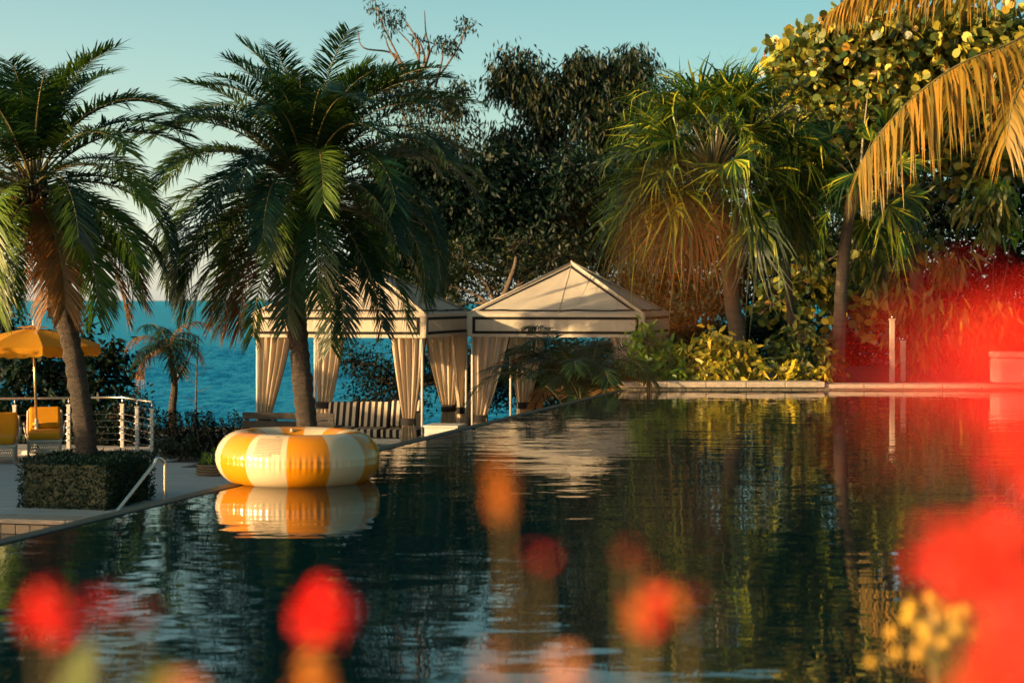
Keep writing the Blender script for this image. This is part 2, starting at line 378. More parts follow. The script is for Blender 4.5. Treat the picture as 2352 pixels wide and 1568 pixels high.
mb.add([(1.75 + 16.25 * .277, 42, -.1), (45, 42, -3), (45, 42, 1.42), (1.75 + 16.25 * .277, 42, 1.42)], [(0, 3, 2, 1)])
struct(mb.build('raised_bed', M['soil'], smooth=True))

# upper pool
pw = [(E0.x, 4.0), (14, 4.0), (14, 25.9), (1.70, 25.9)]
sheet('pool_water', pw, WZ, M['pool'])
mb = MB().box((4.6, 2.0, .72), (40, 4.0, 1.56)); terr = struct(mb.build('near_terrace', M['slab']))
mb = MB()
wo_, wi_ = .14, 0.0
a0, a1 = E0 + EN * .0, E1
vs = []
for p in (E0 - ED * .2, E1 + ED * .25):
    for off, z in ((-.015, .2), (-.015, WZ + .004), (.0, WZ + .007), (.115, WZ + .004), (.135, WZ - .012), (.135, -.2)):
        q = p + EN * off; vs.append((q.x, q.y, z))
fs = [(i, i + 1, 6 + i + 1, 6 + i) for i in range(5)] + [(5, 4, 3, 2, 1, 0), (6, 7, 8, 9, 10, 11)]
iw = MB().add(vs, fs)
iw.m = [0, 0, 0, 0, 1, 0, 0]
o = iw.build('overflow_wall', [M['tile_dark'], M['wall_out']])
tag(o, 'long wet dark green overflow wall along the pool edge', 'wall')

# far coping: a row of travertine stones, tiles in the shade below
cop = struct(MB().box((8.2, 26.22, .70), (12.9, .42, 1.40)).build('pool_coping', M['wall_out']))
x = 1.62; y0 = 25.93; i = 0
while x < 14:
    w = .60 + rnd.uniform(-.015, .015)
    if i == 0: w = .72
    left = x < 4.35
    zt, dy = (WZ + .125, .0) if left else (WZ + .098, .035)
    mb = MB().box((x + w / 2, y0 + dy + .22, zt - .042), (w - .006, .46, .085 if left else .065))
    mb.build('coping_stone', M['stone'], cop, bevel=.012)
    x += w; i += 1
for k in range(62):
    MB().box((1.72 + k * .2, 26.0, WZ + .02), (.193, .012, .10)).build('tile', M['tile'], cop)

# lower pool and the deck
LP = G(0, 1196); LPx = Vector((-14, LP.y + (14 + LP.x) * math.tan(PHI) * 1, 0))
def lowline(x): return 21.45 - (x + 6.4) * math.tan(PHI)
sheet('lower_pool_water', [(-16, 8), (-1.9, 8), (1.0, 20.0), (-4.3, lowline(-4.3) + .06), (-16, lowline(-16) + .06)], -.16, M['low_pool'])
def in_deck(x, y):
    if y < lowline(x) + .45: return False
    if x < -6.45: return y < 32.7 + (-6.4 - x) * .02
    if x < -4.75: return y < 30.7 - (x + 6.45) * 1.85
    return y < 36 and x < 1.6 + (y - 25.75) * .277
deck = struct(MB().add([(-16, lowline(-16), -.035), (3.9, lowline(3.9), -.035), (3.9, 36, -.035), (-16, 36, -.035)], [(0, 1, 2, 3)]).build('deck', M['joint']))
slab_me = {}
cnt = 0
org = Vector((-6.4, 21.45, 0))
for a in range(-9, 12):
    for b in range(0, 24):
        su, sv = 1.3, .72
        off = .5 * su if b % 2 else 0
        c = org + U * ((a + .5) * su + off) + V_ * (.485 + (b + .5) * sv)
        if not in_deck(c.x, c.y) or c.x < -13.2: continue
        # leave out what the pool hides
        e = E0 + ED * ((c - E0).dot(ED))
        if (c - e).dot(EN) < .1: continue
        if cnt >= 300: continue
        me = slab_me.get(cnt % 4)
        if me is None:
            o = MB().box((0, 0, 0), (su - .008, sv - .008, .04)).build('slab', M['slab'], deck, bevel=.004); slab_me[cnt % 4] = o.data
        else: o = put('slab', me, deck)
        o.location = (c.x, c.y, -.02 + rnd.uniform(-.0015, .0015)); o.rotation_euler = (0, 0, -PHI); cnt += 1
lcop = struct(MB().box(org + U * 2 + V_ * .26 + Vector((0, 0, -.35)), (14, .40, .62), -PHI).build('lower_pool_coping', M['wall_out']))
for k in range(-6, 7):
    c = org + U * (k * .9 + .45) + V_ * .24
    MB().box(c + Vector((0, 0, .004)), (.893, .48, .06), -PHI).build('coping_stone', M['stone'], lcop, bevel=.012)
for k in range(-12, 16):
    c = org + U * (k * .2 + .1) + V_ * .052
    MB().box(c + Vector((0, 0, -.095)), (.19, .015, .12), -PHI).build('tile', M['tile'], lcop)

# ------------------------------------------------------------------ float ring
def ring():
    c = Vector(((685 - CX) / FPX * 12.95, 12.95, WZ + .172)); Rm, rm = .418, .199
    t = thing('pool_ring', 'inflatable swim ring in yellow and cream panels floating on the pool', 'swim ring', (c.x, c.y, WZ))
    def surf(th, ph, lift=0):          # th: around (0 = towards camera, + = right), ph: 0 = outer equator, + = up
        w = math.exp(-(ph / .26) ** 2)
        dens = .55 + .45 * math.cos(th + .9)
        wr = (math.sin(th * 92 + 2 * math.sin(th * 7)) * .5 + math.sin(th * 57 + 1.3) * .35) * .0042 * w * dens
        seam = -.004 * math.exp(-(ph / .03) ** 2)
        wi = math.exp(-((abs(ph) - math.pi) / .3) ** 2) * math.sin(th * 48) * .004
        r = rm * (1 - .012 * math.cos(2 * ph)) + wr + seam + wi + lift
        q = Rm + r * math.cos(ph)
        tilt = -.035 * math.sin(th) * q * .35
        return Vector((c.x + q * math.sin(th), c.y - q * math.cos(th), c.z + r * math.sin(ph) * .985 + tilt))
    for k in range(12):
        a0 = R(-1.0 + 30 * k); a1 = a0 + R(30)
        mb = MB().grid(lambda u, v: surf(a0 + (a1 - a0) * u, -math.pi + 2 * math.pi * v), 40, 72)
        mb.build('panel', M['ring_yellow'] if k % 2 == 0 else M['ring_cream'], t, smooth=True)
    # printed block of small text on one cream panel
    mb = MB(); rr = random.Random(4)
    for ln in range(14):
        ph = R(62) - ln * R(3.45)
        th0 = R(-25.5 + .05 * ln); th1 = R(-5.0) if ln < 12 else R(-11.0)
        th = th0; h = R(1.15) if ln < 10 else R(1.4)
        while th < th1:
            w = R(rr.uniform(.5, 2.2)) if ln > 9 else R(rr.uniform(2, 5)); e = min(th + w, th1)
            mb.add([surf(th, ph, .0015), surf(e, ph, .0015), surf(e, ph - h, .0015), surf(th, ph - h, .0015)], [(0, 3, 2, 1)])
            th = e + R(.4 if ln > 9 else .15)
    stuff(mb.build('printed_text', M['print'], t))
    mb = MB()
    for k in range(16):
        a = 2 * math.pi * k / 16; a2 = 2 * math.pi * (k + 1) / 16
        pts = [(math.cos(q) * rr_ * .018, math.sin(q) * rr_ * .05) for q in (a, a2) for rr_ in (1, .7)]
        f = [surf(R(-10) + p[0] * 1.6, R(70) + p[1], .0015) for p in pts]
        mb.add(f, [(0, 1, 3, 2)])
    mb.build('printed_mark', M['print'], t)
    # pale valve stub on top inside
    p = surf(R(196), R(120))
    MB().lathe([(.0, .02), (.012, .02), (.013, .0), (.02, -.004)], 12, p).build('valve', M['ring_cream'], t, smooth=True)
ring()

# ------------------------------------------------------------------ cabanas
def cabana(fl, s, label, apex_z, curtains, sag=1):
    fl = Vector(fl); ze, zb = 2.52, 2.105
    cor = [fl, fl + U * s, fl + U * s + V_ * s, fl + V_ * s]
    ctr = (cor[0] + cor[2]) / 2
    t = thing('cabana', label, 'cabana', (ctr.x, ctr.y, 0), 'canvas cabanas beside the pool')
    ap = Vector((ctr.x, ctr.y, apex_z))
    rr = random.Random(int(fl.x * 100))
    for k in range(4):
        a, b = cor[k], cor[(k + 1) % 4]
        dirv = (b - a).normalized(); out = Vector((dirv.y, -dirv.x, 0))
        A, B = Vector((a.x, a.y, ze)), Vector((b.x, b.y, ze))
        nrm = ((B - A).cross(ap - A)).normalized()
        ph = [rr.uniform(0, 6) for _ in range(6)]
        def roofpt(u, v, lift=0):
            q = (A + (B - A) * u) * (1 - v) + ap * v
            edge = min(1, 6 * min(u, 1 - u)) * min(1, 5 * (1 - v))
            w = (math.sin(u * 24 + ph[0] + 2 * v) * .4 + math.sin(u * 43 + ph[1] - 3 * v) * .3 + math.sin(u * 15 + v * 6 + ph[3]) * .5) * .012 * edge * (1 - v) ** 1.5 * min(1, v * 10 + .25)
            sg = -.035 * sag * math.sin(math.pi * min(1, v)) * math.sin(math.pi * u)
            return q + nrm * (w + sg + lift)
        pn = MB().grid(lambda u, v: roofpt(u, v * .999), 48, 24).build('roof_panel', M['canvas'], t, smooth=True)
        # black welt inside the panel edge
        mb = MB()
        inset = .10 / s
        def band(p0, p1, n=16):
            for i in range(n):
                pass
        pts0, pts1 = [], []
        for i in range(25):                      # along eave
            u = i / 24
            pts0.append((inset * 1.6 + (1 - 3.2 * inset) * u, .040)); pts1.append((inset * 1.6 + (1 - 3.2 * inset) * u, .074))
        q = [roofpt(u, v, .006) for u, v in pts0] + [roofpt(u, v, .006) for u, v in pts1]
        mb.add(q, [(i, i + 1, 25 + i + 1, 25 + i) for i in range(24)])
        for side in (0, 1):
            q0, q1 = [], []
            for i in range(25):
                v = .045 + .90 * i / 24
                e0 = (.075 / s) / max(1 - v, .06); e1 = (.14 / s) / max(1 - v, .06)
                e0, e1 = min(e0, .47), min(e1, .5)
                if side: e0, e1 = 1 - e1, 1 - e0
                q0.append(roofpt(e0, v, .006)); q1.append(roofpt(e1, v, .006))
            mb.add(q0 + q1, [(i, 25 + i, 25 + i + 1, i + 1) for i in range(24)])
        mb.build('roof_trim', M['black_trim'], pn)
        # seam line down the middle of the panel
        mb = MB().tube([roofpt(.5 + (.02 if k == 0 else 0) * (1 - v), v, .003) for v in [i / 12 * .97 for i in range(13)]], .006, 5)
        mb.build('seam', M['canvas'], pn, smooth=True)
        # valance
        def val(u, v, lift=0):
            q = a + dirv * (s * u)
            f = (math.sin(u * 70 + ph[2] + 2.4 * math.sin(u * 9 + ph[4]) + v * 2.5 * math.sin(u * 13)) * .55 + math.sin(u * 131 + ph[3]) * .25 + math.sin(u * 37 - v * 3 + ph[5]) * .5)
            amp = .0075 * min(1, 12 * min(u, 1 - u)) * (.35 + .65 * math.sin(math.pi * min(max(v, 0), 1)))
            return Vector((q.x, q.y, ze - (ze - zb) * v)) + out * (.018 + f * amp + lift)
        vp = MB().grid(lambda u, v: val(u, v), 260, 10).build('valance', M['canvas'], t, smooth=True)
        mb = MB()
        def vb(u0, u1, v0, v1, n=120):
            qs = [val(u0 + (u1 - u0) * i / n, v0, .007) for i in range(n + 1)] + [val(u0 + (u1 - u0) * i / n, v1, .007) for i in range(n + 1)]
            mb.add(qs, [(i, n + 1 + i, n + 2 + i, i + 1) for i in range(n)])
        iu = .085 / s
        vb(iu, 1 - iu, .14, .26); vb(iu, 1 - iu, .745, .865); vb(iu, iu + .055 / s, .255, .75, 4); vb(1 - iu - .055 / s, 1 - iu, .255, .75, 4)
        mb.build('valance_trim', M['black_trim'], vp)
        # corner bead of the valance
        MB().tube([A + out * .014 - dirv * 0, Vector((a.x, a.y, zb)) + out * .014], .017, 8).build('corner_bead', M['canvas'], t, smooth=True)
        # hip bead
        MB().tube([Vector((a.x, a.y, ze + .005)), ap + Vector((0, 0, .012))], .020, 8).build('hip_bead', M['canvas'], t, smooth=True)
        # post
        pc = a + (ctr - a).normalized() * .09
        MB().tube([(pc.x, pc.y, 0), (pc.x, pc.y, ze)], .024, 10).build('post', M['white_paint'], t, smooth=True)
    MB().lathe([(.0, .05), (.02, .04), (.03, .01), (.05, -.02)], 12, ap).build('finial', M['canvas'], t, smooth=True)
    # curtains: (edge index, from corner fraction, top width m, side +1/-1, tie z, pleats, tie tail)
    for (e, u0, wt, wb, shift, ztie, npl, tail) in curtains:
        a, b = cor[e], cor[(e + 1) % 4]; dirv = (b - a).normalized(); out = Vector((dirv.y, -dirv.x, 0))
        base = a + dirv * (u0 * s) - out * .10
        ph = [rr.uniform(0, 6) for _ in range(4)]
        zt = zb + .06; zl = .06
        def cur(u, v):
            if v <= .8:
                q = v / .8; z = zt + (ztie - zt) * q
                k = q ** 1.25
                w = wt + (wb - wt) * k; cs = wt / 2 + (shift - wt / 2) * k
                am = .048 * (1 - k) + .030 * k
            else:
                q = (v - .8) / .2; z = ztie + (zl - ztie) * q
                w = wb * (1 + .55 * math.sin(q * 1.5)); cs = shift; am = .030 + .012 * q
            x = cs + (u - .5) * w
            d = math.sin(u * npl * 2 * math.pi + ph[0] + .6 * math.sin(v * 3 + ph[1])) * am + math.sin(u * npl * 4.6 * math.pi + ph[2]) * am * .35 + .10 * math.sin(u * math.pi) * (1 - min(1, v / .8)) * .5
            if not tail and v > .8: z = ztie + (zl + .25 - ztie) * (v - .8) / .2
            p = base + dirv * x + out * d
            return Vector((p.x, p.y, z))
        cu = MB().grid(cur, 110, 34).build('curtain', M['curtain'], t, smooth=True)
        mb = MB().grid(lambda u, v: cur(u * .035, v * .8) + out * .008, 3, 34); mb.grid(lambda u, v: cur(1 - u * .035, v * .8) + out * .008, 3, 34)
        mb.build('curtain_trim', M['black_trim'], cu, smooth=True)
        cc = base + dirv * shift
        mb = MB()
        def tie(u, v):
            th = 2 * math.pi * u; rr_ = 1 + .05 * math.sin(th * 5)
            p = cc + dirv * (math.cos(th) * (wb * .55 + .012) * rr_) + out * (math.sin(th) * .065 * rr_)
            return Vector((p.x, p.y, ztie + .055 - .13 * v))
        mb.grid(tie, 32, 3).build('tieback', M['black_trim'], t, smooth=True)
    return t
# edge 0 = front, 1 = right side, 2 = back, 3 = left side
cabana((-4.57, 30.3, 0), 3.15, 'cabana partly behind the palm with striped sofa cushions under it', 3.42,
       [(0, .02, .62, .22, .13, .70, 5, True), (0, .79, .66, .22, .34, .66, 5, True), (2, .79, .62, .28, .40, .74, 4, True), (2, .02, .80, .24, .34, .72, 5, True),
        (1, .70, .85, .26, .62, .70, 4, True)])
cabana((-.783, 30.6, 0), 3.15, 'cabana with peaked cream roof beside the areca palm clump', 3.44,
       [(0, .02, .70, .23, .14, .66, 4, True), (0, .80, .60, .28, .45, .66, 5, True), (2, .76, .76, .24, .42, .72, 5, True), (2, .02, .62, .28, .30, .72, 5, True)])

# ------------------------------------------------------------------ furniture by the cabanas
def sofa():
    o = P(850, 1000, 32.0); o.z = 0
    t = thing('outdoor_sofa', 'outdoor sofa with black and cream striped cushions under the cabana', 'sofa', o)
    rot = Matrix.Rotation(-PHI, 3, 'Z')
    def part(name, c, size, m, bev, rx=0, par=t):
        me_o = MB().box((0, 0, 0), size).build(name, m, par, bevel=bev)
        ob = me_o; ob.location = o + rot @ Vector(c); ob.rotation_euler = Euler((rx, 0, -PHI), 'XYZ'); return ob
    part('frame', (0, 0, .17), (1.95, .8, .10), M['white_paint'], .01)
    for sx in (-1, 1):
        for sy in (-1, 1): part('leg', (sx * .92, sy * .34, .06), (.06, .06, .12), M['white_paint'], .004)
    for k in (-1, 0, 1):
        part('seat_cushion', (k * .62, -.03, .31), (.60, .74, .16), M['stripe'], .04)
        part('back_cushion', (k * .62, .33, .60 + (0, .03, -.01)[k]), (.60, .17, .50), M['stripe'], .05, R(-14))
    part('side_cushion', (.86, -.05, .52), (.14, .62, .36), M['stripe'], .05)
    part('arm', (-1.0, 0, .36), (.07, .8, .30), M['white_paint'], .01)
sofa()
def bench():
    a = P(557, 950, 29.2); b = P(768, 952, 28.9); a.z = b.z = 0
    t = thing('wooden_bench', 'weathered dark wooden slat bench behind the yellow swim ring', 'bench', (a + b) / 2)
    dv = (b - a).normalized(); L = (b - a).length; nv = Vector((-dv.y, dv.x, 0)); rz = math.atan2(dv.y, dv.x)
    rr = random.Random(3)
    for k, z in enumerate((.80, .66, .50)):
        MB().box((a + b) / 2 + Vector((0, 0, z)), (L, .03, .11), rz + rr.uniform(-.008, .008)).build('slat', M['wood_old'], t, bevel=.006)
    for k in range(4):
        p = a + dv * (.06 + (L - .12) * k / 3) + nv * .045
        MB().box(p + Vector((0, 0, .42)), (.07, .06, .84), rz).build('post', M['wood_old'], t, bevel=.005)
    for k in range(5):
        MB().box((a + b) / 2 + nv * (.12 + .11 * k) + Vector((0, 0, .42)), (L, .095, .028), rz).build('seat_slat', M['wood_old'], t, bevel=.004)
    for k in range(2):
        p = a + dv * (.06 + (L - .12) * k) + nv * .60
        MB().box(p + Vector((0, 0, .2)), (.07, .07, .40), rz).build('leg', M['wood_old'], t, bevel=.005)
        MB().box(p - nv * .28 + Vector((0, 0, .60)), (.06, .62, .035), rz).build('armrest', M['wood_old'], t, bevel=.005)
bench()
def lattice_box():
    c = P(1022, 990, 28.8); c.z = 0
    t = thing('side_table', 'white box side table with square lattice front beside the pool wall', 'side table', c)
    rot = Matrix.Rotation(-PHI, 3, 'Z')
    def part(name, q, size, m, bev=.004):
        ob = MB().box((0, 0, 0), size).build(name, m, t, bevel=bev); ob.location = c + rot @ Vector(q); ob.rotation_euler = (0, 0, -PHI); return ob
    part('top', (0, 0, .66), (.60, .58, .035), M['white_paint'], .008)
    part('side_panel', (-.27, 0, .33), (.03, .50, .62), M['white_paint']); part('side_panel', (.27, 0, .33), (.03, .50, .62), M['white_paint'])
    part('back_panel', (0, .24, .33), (.50, .02, .62), M['black_trim'])
    for z, h in ((.59, .10), (.06, .10)): part('rail', (0, -.25, z), (.51, .02, h), M['white_paint'])
    for sx in (-1, 1): part('stile', (sx * .225, -.25, .325), (.06, .018, .43), M['white_paint'])
    mb = MB()
    for k in range(13): mb.box((-.19 + k * .0317, -.249, .325), (.013, .010, .43))
    for k in range(13): mb.box((0, -.252, .125 + k * .0335), (.40, .008, .013))
    ob = stuff(mb.build('lattice', M['white_paint'], t)); ob.location = c; ob.rotation_euler = (0, 0, -PHI)
lattice_box()

# ------------------------------------------------------------------ deck furniture, left
def lounger(c, yaw, label, recl=36):
    c = Vector(c)
    t = thing('sun_lounger', label, 'sun lounger', c, 'wicker loungers on the deck')
    rot = Matrix.Rotation(yaw, 4, 'Z'); MT = Matrix.Translation(c) @ rot
    def w(p): return MT @ Vector(p)
    wd, ln = .60, 1.05
    def part(name, q, size, m, bev=.0, rx=0, par=t):
        ob = MB().box((0, 0, 0), size).build(name, m, par, bevel=bev)
        ob.location = w(q); ob.rotation_euler = Euler((rx, 0, yaw), 'XYZ'); return ob
    part('seat_frame', (0, ln / 2 - .0, .30), (wd, ln, .05), M['wicker'], .015)
    for sx in (-1, 1):
        for y in (.04, ln - .04):
            MB().tube([w((sx * (wd / 2 - .03), y, 0)), w((sx * (wd / 2 - .03), y, .33))], .024, 8).build('leg', M['wicker'], t, smooth=True)
        # bent cane arm
        MB().tube(interp_path([w((sx * (wd / 2 + .02), ln - .02, .30)), w((sx * (wd / 2 + .05), ln - .10, .52)), w((sx * (wd / 2 + .05), ln - .34, .55)), w((sx * (wd / 2 + .04), ln - .42, .46)), w((sx * (wd / 2 + .0), ln - .40, .30))], 16), .017, 7).build('arm', M['wicker'], t, smooth=True)
    mb = MB()                                                     # woven apron under the seat, foot end and sides
    nx = 15
    for k in range(nx):
        x = -wd / 2 + .05 + (wd - .1) * k / (nx - 1)
        for s_ in (-1, 1): mb.tube([w((x - .022 * s_, .01, .28)), w((x + .022 * s_, .01, .19)), w((x - .022 * s_, .01, .10))], .008, 4)
    for z in (.10, .16, .22, .28): mb.tube([w((-wd / 2 + .03, .006, z)), w((wd / 2 - .03, .006, z))], .009, 4)
    for sx in (-1, 1):
        for k in range(22):
            y = .05 + (ln - .1) * k / 21
            for s_ in (-1, 1): mb.tube([w((sx * (wd / 2 - .02), y - .022 * s_, .28)), w((sx * (wd / 2 - .02), y + .022 * s_, .19)), w((sx * (wd / 2 - .02), y - .022 * s_, .10))], .008, 4)
        mb.tube([w((sx * (wd / 2 - .02), .05, .10)), w((sx * (wd / 2 - .02), ln - .05, .10))], .009, 4)
    stuff(mb.build('woven_apron', M['wicker'], t))
    sc = part('seat_cushion', (0, ln / 2 - .03, .385), (wd - .05, ln - .02, .12), M['yellow_cushion'], .045)
    part('cushion_piping', (0, -.046 + .03, .385), (wd - .10, .012, .012), M['yellow_cushion'], .003, 0, t)
    a = R(90 - recl)
    bl = .62
    q = (0, ln + math.sin(a) * bl / 2 - .02, .38 + math.cos(a) * bl / 2)
    part('back_cushion', q, (wd - .05, .12, bl), M['yellow_cushion'], .045, -a)
    mb = MB()
    q2 = Vector((0, ln + .07, .33))
    top = q2 + Vector((0, math.sin(a) * (bl + .08), math.cos(a) * (bl + .08)))
    pts = [w(q2 + Vector((-wd / 2, 0, 0))), w(top + Vector((-wd / 2, 0, -.06))), w(top + Vector((-wd / 2 + .06, 0, 0))), w(top + Vector((wd / 2 - .06, 0, 0))), w(top + Vector((wd / 2, 0, -.06))), w(q2 + Vector((wd / 2, 0, 0)))]
    MB().tube(pts, .018, 7).build('back_frame', M['wicker'], t, smooth=True)
    return t, part
c1 = G(22, 1062); c1 = Vector((c1.x - .42, 28.9, 0))
lounger((c1.x + .30, c1.y, 0), R(14), 'wicker lounger with plain yellow cushions left of the umbrella pole')
c2 = Vector(((150 - CX) / FPX * 30.4 - .26, 30.0, 0))
t2, part2 = lounger(c2, R(15), 'wicker lounger with rolled yellow towel pillow right of the umbrella pole', 40)
ob = MB().tube([c2 + Vector((-.48, .95, .49)), c2 + Vector((-.05, 1.06, .49))], .062, 12).build('rolled_towel', M['yellow_cushion'], None, smooth=True)
tag(ob, 'rolled yellow towel lying at the back of the lounger', 'towel')

def umbrella():
    d = 30.9; b = P(84, 1040, d); b.z = 0
    top = P(76, 756, d)
    t = thing('patio_umbrella', 'yellow patio umbrella with scalloped valance on a tall pole', 'umbrella', b)
    ctr = Vector((b.x + (top.x - b.x) * .9, b.y, 0))
    za, ze_ = 2.24, 1.955; rad = 1.18; n = 8; a0 = R(-112)
    lean = Vector((top.x - b.x, 0, 0))
    MB().tube([b + Vector((0, 0, .5)), b + lean + Vector((0, 0, za - .02))], .022, 10).build('pole', M['brass_pole'], t, smooth=True)
    MB().lathe([(.0, .62), (.032, .62), (.035, .34), (.045, .33), (.048, .06), (.25, .05), (.27, .0)], 20, b).build('base', M['white_paint'], t, smooth=True)
    def cp(k): th = a0 + 2 * math.pi * k / n; return Vector((ctr.x + rad * math.cos(th), ctr.y + rad * math.sin(th), ze_))
    apx = Vector((ctr.x, ctr.y, za))
    for k in range(n):
        A, B = cp(k), cp(k + 1)
        def pan(u, v):
            q = (A + (B - A) * u) * (1 - v) + apx * v
            return q + Vector((0, 0, .055 * math.sin(math.pi * v * .9) - .03 * math.sin(math.pi * u) * (1 - v) * .9))
        pn = MB().grid(lambda u, v: pan(u, v * .985), 14, 12).build('canopy_panel', M['yellow_canvas'], t, smooth=True)
        out = ((A + B) / 2 - ctr); out.z = 0; out.normalize()
        def val(u, v):
            q = pan(u, 0)
            sc = .022 * abs(math.sin(u * math.pi * 4))
            return q + Vector((0, 0, -(.165 + sc) * v)) + out * (.012 * v + .008 * math.sin(u * 12.5) * v + .003)
        MB().grid(val, 40, 5).build('valance', M['yellow_canvas'], pn, smooth=True)
        MB().tube([A + Vector((0, 0, -.01)), apx + Vector((0, 0, -.05))], .009, 5).build('rib', M['white_paint'], t)
    mb = MB()
    mb.grid(lambda u, v: Vector((apx.x + (.27 * (1 - v) + .01) * math.cos(2 * math.pi * u) * (1 + .04 * math.cos(16 * math.pi * u) * (1 - v)), apx.y + (.27 * (1 - v) + .01) * math.sin(2 * math.pi * u), apx.z + .03 + .035 * v - .012 * abs(math.sin(8 * math.pi * u)) * (1 - v))), 64, 4)
    mb.build('vent_cap', M['yellow_canvas'], t, smooth=True)
    MB().lathe([(.0, .12), (.012, .11), (.02, .085), (.012, .06), (.016, .03), (.02, .0)], 12, apx + Vector((0, 0, .05))).build('finial', M['white_paint'], t, smooth=True)
umbrella()

def railing():
    zt = .93
    pts = [Vector((-13.2, 31.6, 0)), Vector((-9.55, 31.9, 0)), Vector((-7.36, 32.35, 0)), Vector((-6.46, 30.75, 0))]
    posts = [P(34, 1035, 31.8), P(158, 1032, 32.0), P(281, 1029, 32.2), P(315, 1037, 31.4), P(349, 1043, 30.75)]
    for p in posts: p.z = 0
    st_ = posts[0] - posts[1]
    path = [posts[0] + st_ * 4, posts[0] + st_ * 3, posts[0] + st_ * 2, posts[0] + st_] + posts
    t = thing('deck_railing', 'deck railing with white posts and steel top rail behind the loungers', 'railing', posts[2])
    for p in path:
        po = MB().box(p + Vector((0, 0, .40)), (.066, .066, .80), 0).build('post', M['white_paint'], t, bevel=.008)
        MB().box(p + Vector((0, 0, .805)), (.08, .08, .03)).build('post_cap', M['white_paint'], po, bevel=.004)
        MB().tube([p + Vector((0, 0, .82)), p + Vector((0, 0, .925))], .016, 8).build('stem', M['steel'], po, smooth=True)
        for z in (.15, .27, .39, .51, .63): MB().tube([p + Vector((-.06, -.03, z)), p + Vector((.06, -.03, z))], .011, 6).build('cable_fitting', M['steel'], po, smooth=True)
    MB().tube([p + Vector((0, 0, .94)) for p in path], .024, 10).build('top_rail', M['steel'], t, smooth=True)
    for z in (.15, .27, .39, .51, .63): MB().tube([p + Vector((0, 0, z)) for p in path], .0035, 4).build('cable', M['steel'], t)
railing()
def handrail():
    a = Vector((-5.16, 21.75, -.12)); b = Vector((-4.58, 22.25, .70)); c = Vector((-4.50, 22.30, -.10))
    t = thing('pool_handrail', 'bent steel handrail at the steps beside the clipped hedge', 'handrail', (c.x, c.y, 0))
    pts = interp_path([a, a + (b - a) * .5, a + (b - a) * .9], 10) + interp_path([a + (b - a) * .93, b + Vector((.0, 0, .02)), Vector((c.x - .01, c.y, .66)), Vector((c.x, c.y, .56))], 12) + [Vector((c.x, c.y, .3)), c]
    MB().tube(pts, .024, 10).build('rail', M['steel'], t, smooth=True)
    MB().lathe([(.0, .02), (.045, .018), (.05, .0)], 16, (c.x, c.y, .002)).build('flange', M['steel'], t, smooth=True)
handrail()

# ------------------------------------------------------------------ hedge
def hedge(name, label, c0, w, dpt, h, n, seed, leaf=.05, hole=None):
    rng = np.random.default_rng(seed)
    t = thing(name, label, 'hedge', (c0 + U * w / 2 + V_ * dpt / 2))
    MB().box(c0 + U * w / 2 + V_ * dpt / 2 + Vector((0, 0, h / 2 - .03)), (w - .12, dpt - .12, h - .06), -PHI).build('core', M['hedge_leaf'], t)
    pts, nrm = [], []
    faces = [((0, 0, 0), (1, 0, 0), (0, 0, 1), w, h, -1, 1), ((1, 0, 0), (0, 1, 0), (0, 0, 1), dpt, h, 0, 1), ((0, 0, 1), (1, 0, 0), (0, 1, 0), w, dpt, 2, 1), ((0, 0, 0), (0, 1, 0), (0, 0, 1), dpt, h, -2, 1), ((0, 1, 0), (1, 0, 0), (0, 0, 1), w, h, 1, 1)]
    tot = sum(f[3] * f[4] for f in faces)
    Un, Vn = np.array(U), np.array(V_); Z = np.array([0, 0, 1.])
    for o, a, b, la, lb, kind, _ in faces:
        m = int(n * la * lb / tot); u = rng.random(m); v = rng.random(m)
        ax = {(1, 0, 0): Un, (0, 1, 0): Vn, (0, 0, 1): Z}
        p = np.array(c0) + Un * (o[0] * w) + Vn * (o[1] * dpt) + Z * (o[2] * h) + ax[a] * (u * la)[:, None] + ax[b] * (v * lb)[:, None]
        N = {-1: -Vn, 0: Un, 2: Z, -2: -Un, 1: Vn}[kind]
        bumpy = .02 * np.sin(u * la * 9 + seed) * np.cos(v * lb * 11) + rng.normal(size=m) * .018 - .02
        pts.append(p + N * bumpy[:, None]); nrm.append(np.broadcast_to(N, (m, 3)))
    p = np.concatenate(pts); N = np.concatenate(nrm)
    d = unit(N * .55 + rng.normal(size=p.shape) * .6 + np.array([0, 0, .25]))
    V, F = leaf_polys(rng, p, d, leaf * rng.uniform(.7, 1.25, len(p)), leaf * .5, .2, 'kite')
    stuff(fast('foliage', V, [F], M['hedge_leaf'], t))
    return t
hc = Vector((-6.56, 22.82, 0))
hedge('clipped_hedge', 'low clipped box hedge round the leaning palm trunk', hc, 1.30, 1.42, .64, 9000, 3)
hedge('clipped_hedge', 'tall clipped hedge out of view, added to shade the deck and loungers', Vector((-15.2, 16.5, 0)), 1.0, 12.5, 2.4, 9000, 4, .11)  # unseen shade caster, added and sized to keep low sun off the deck

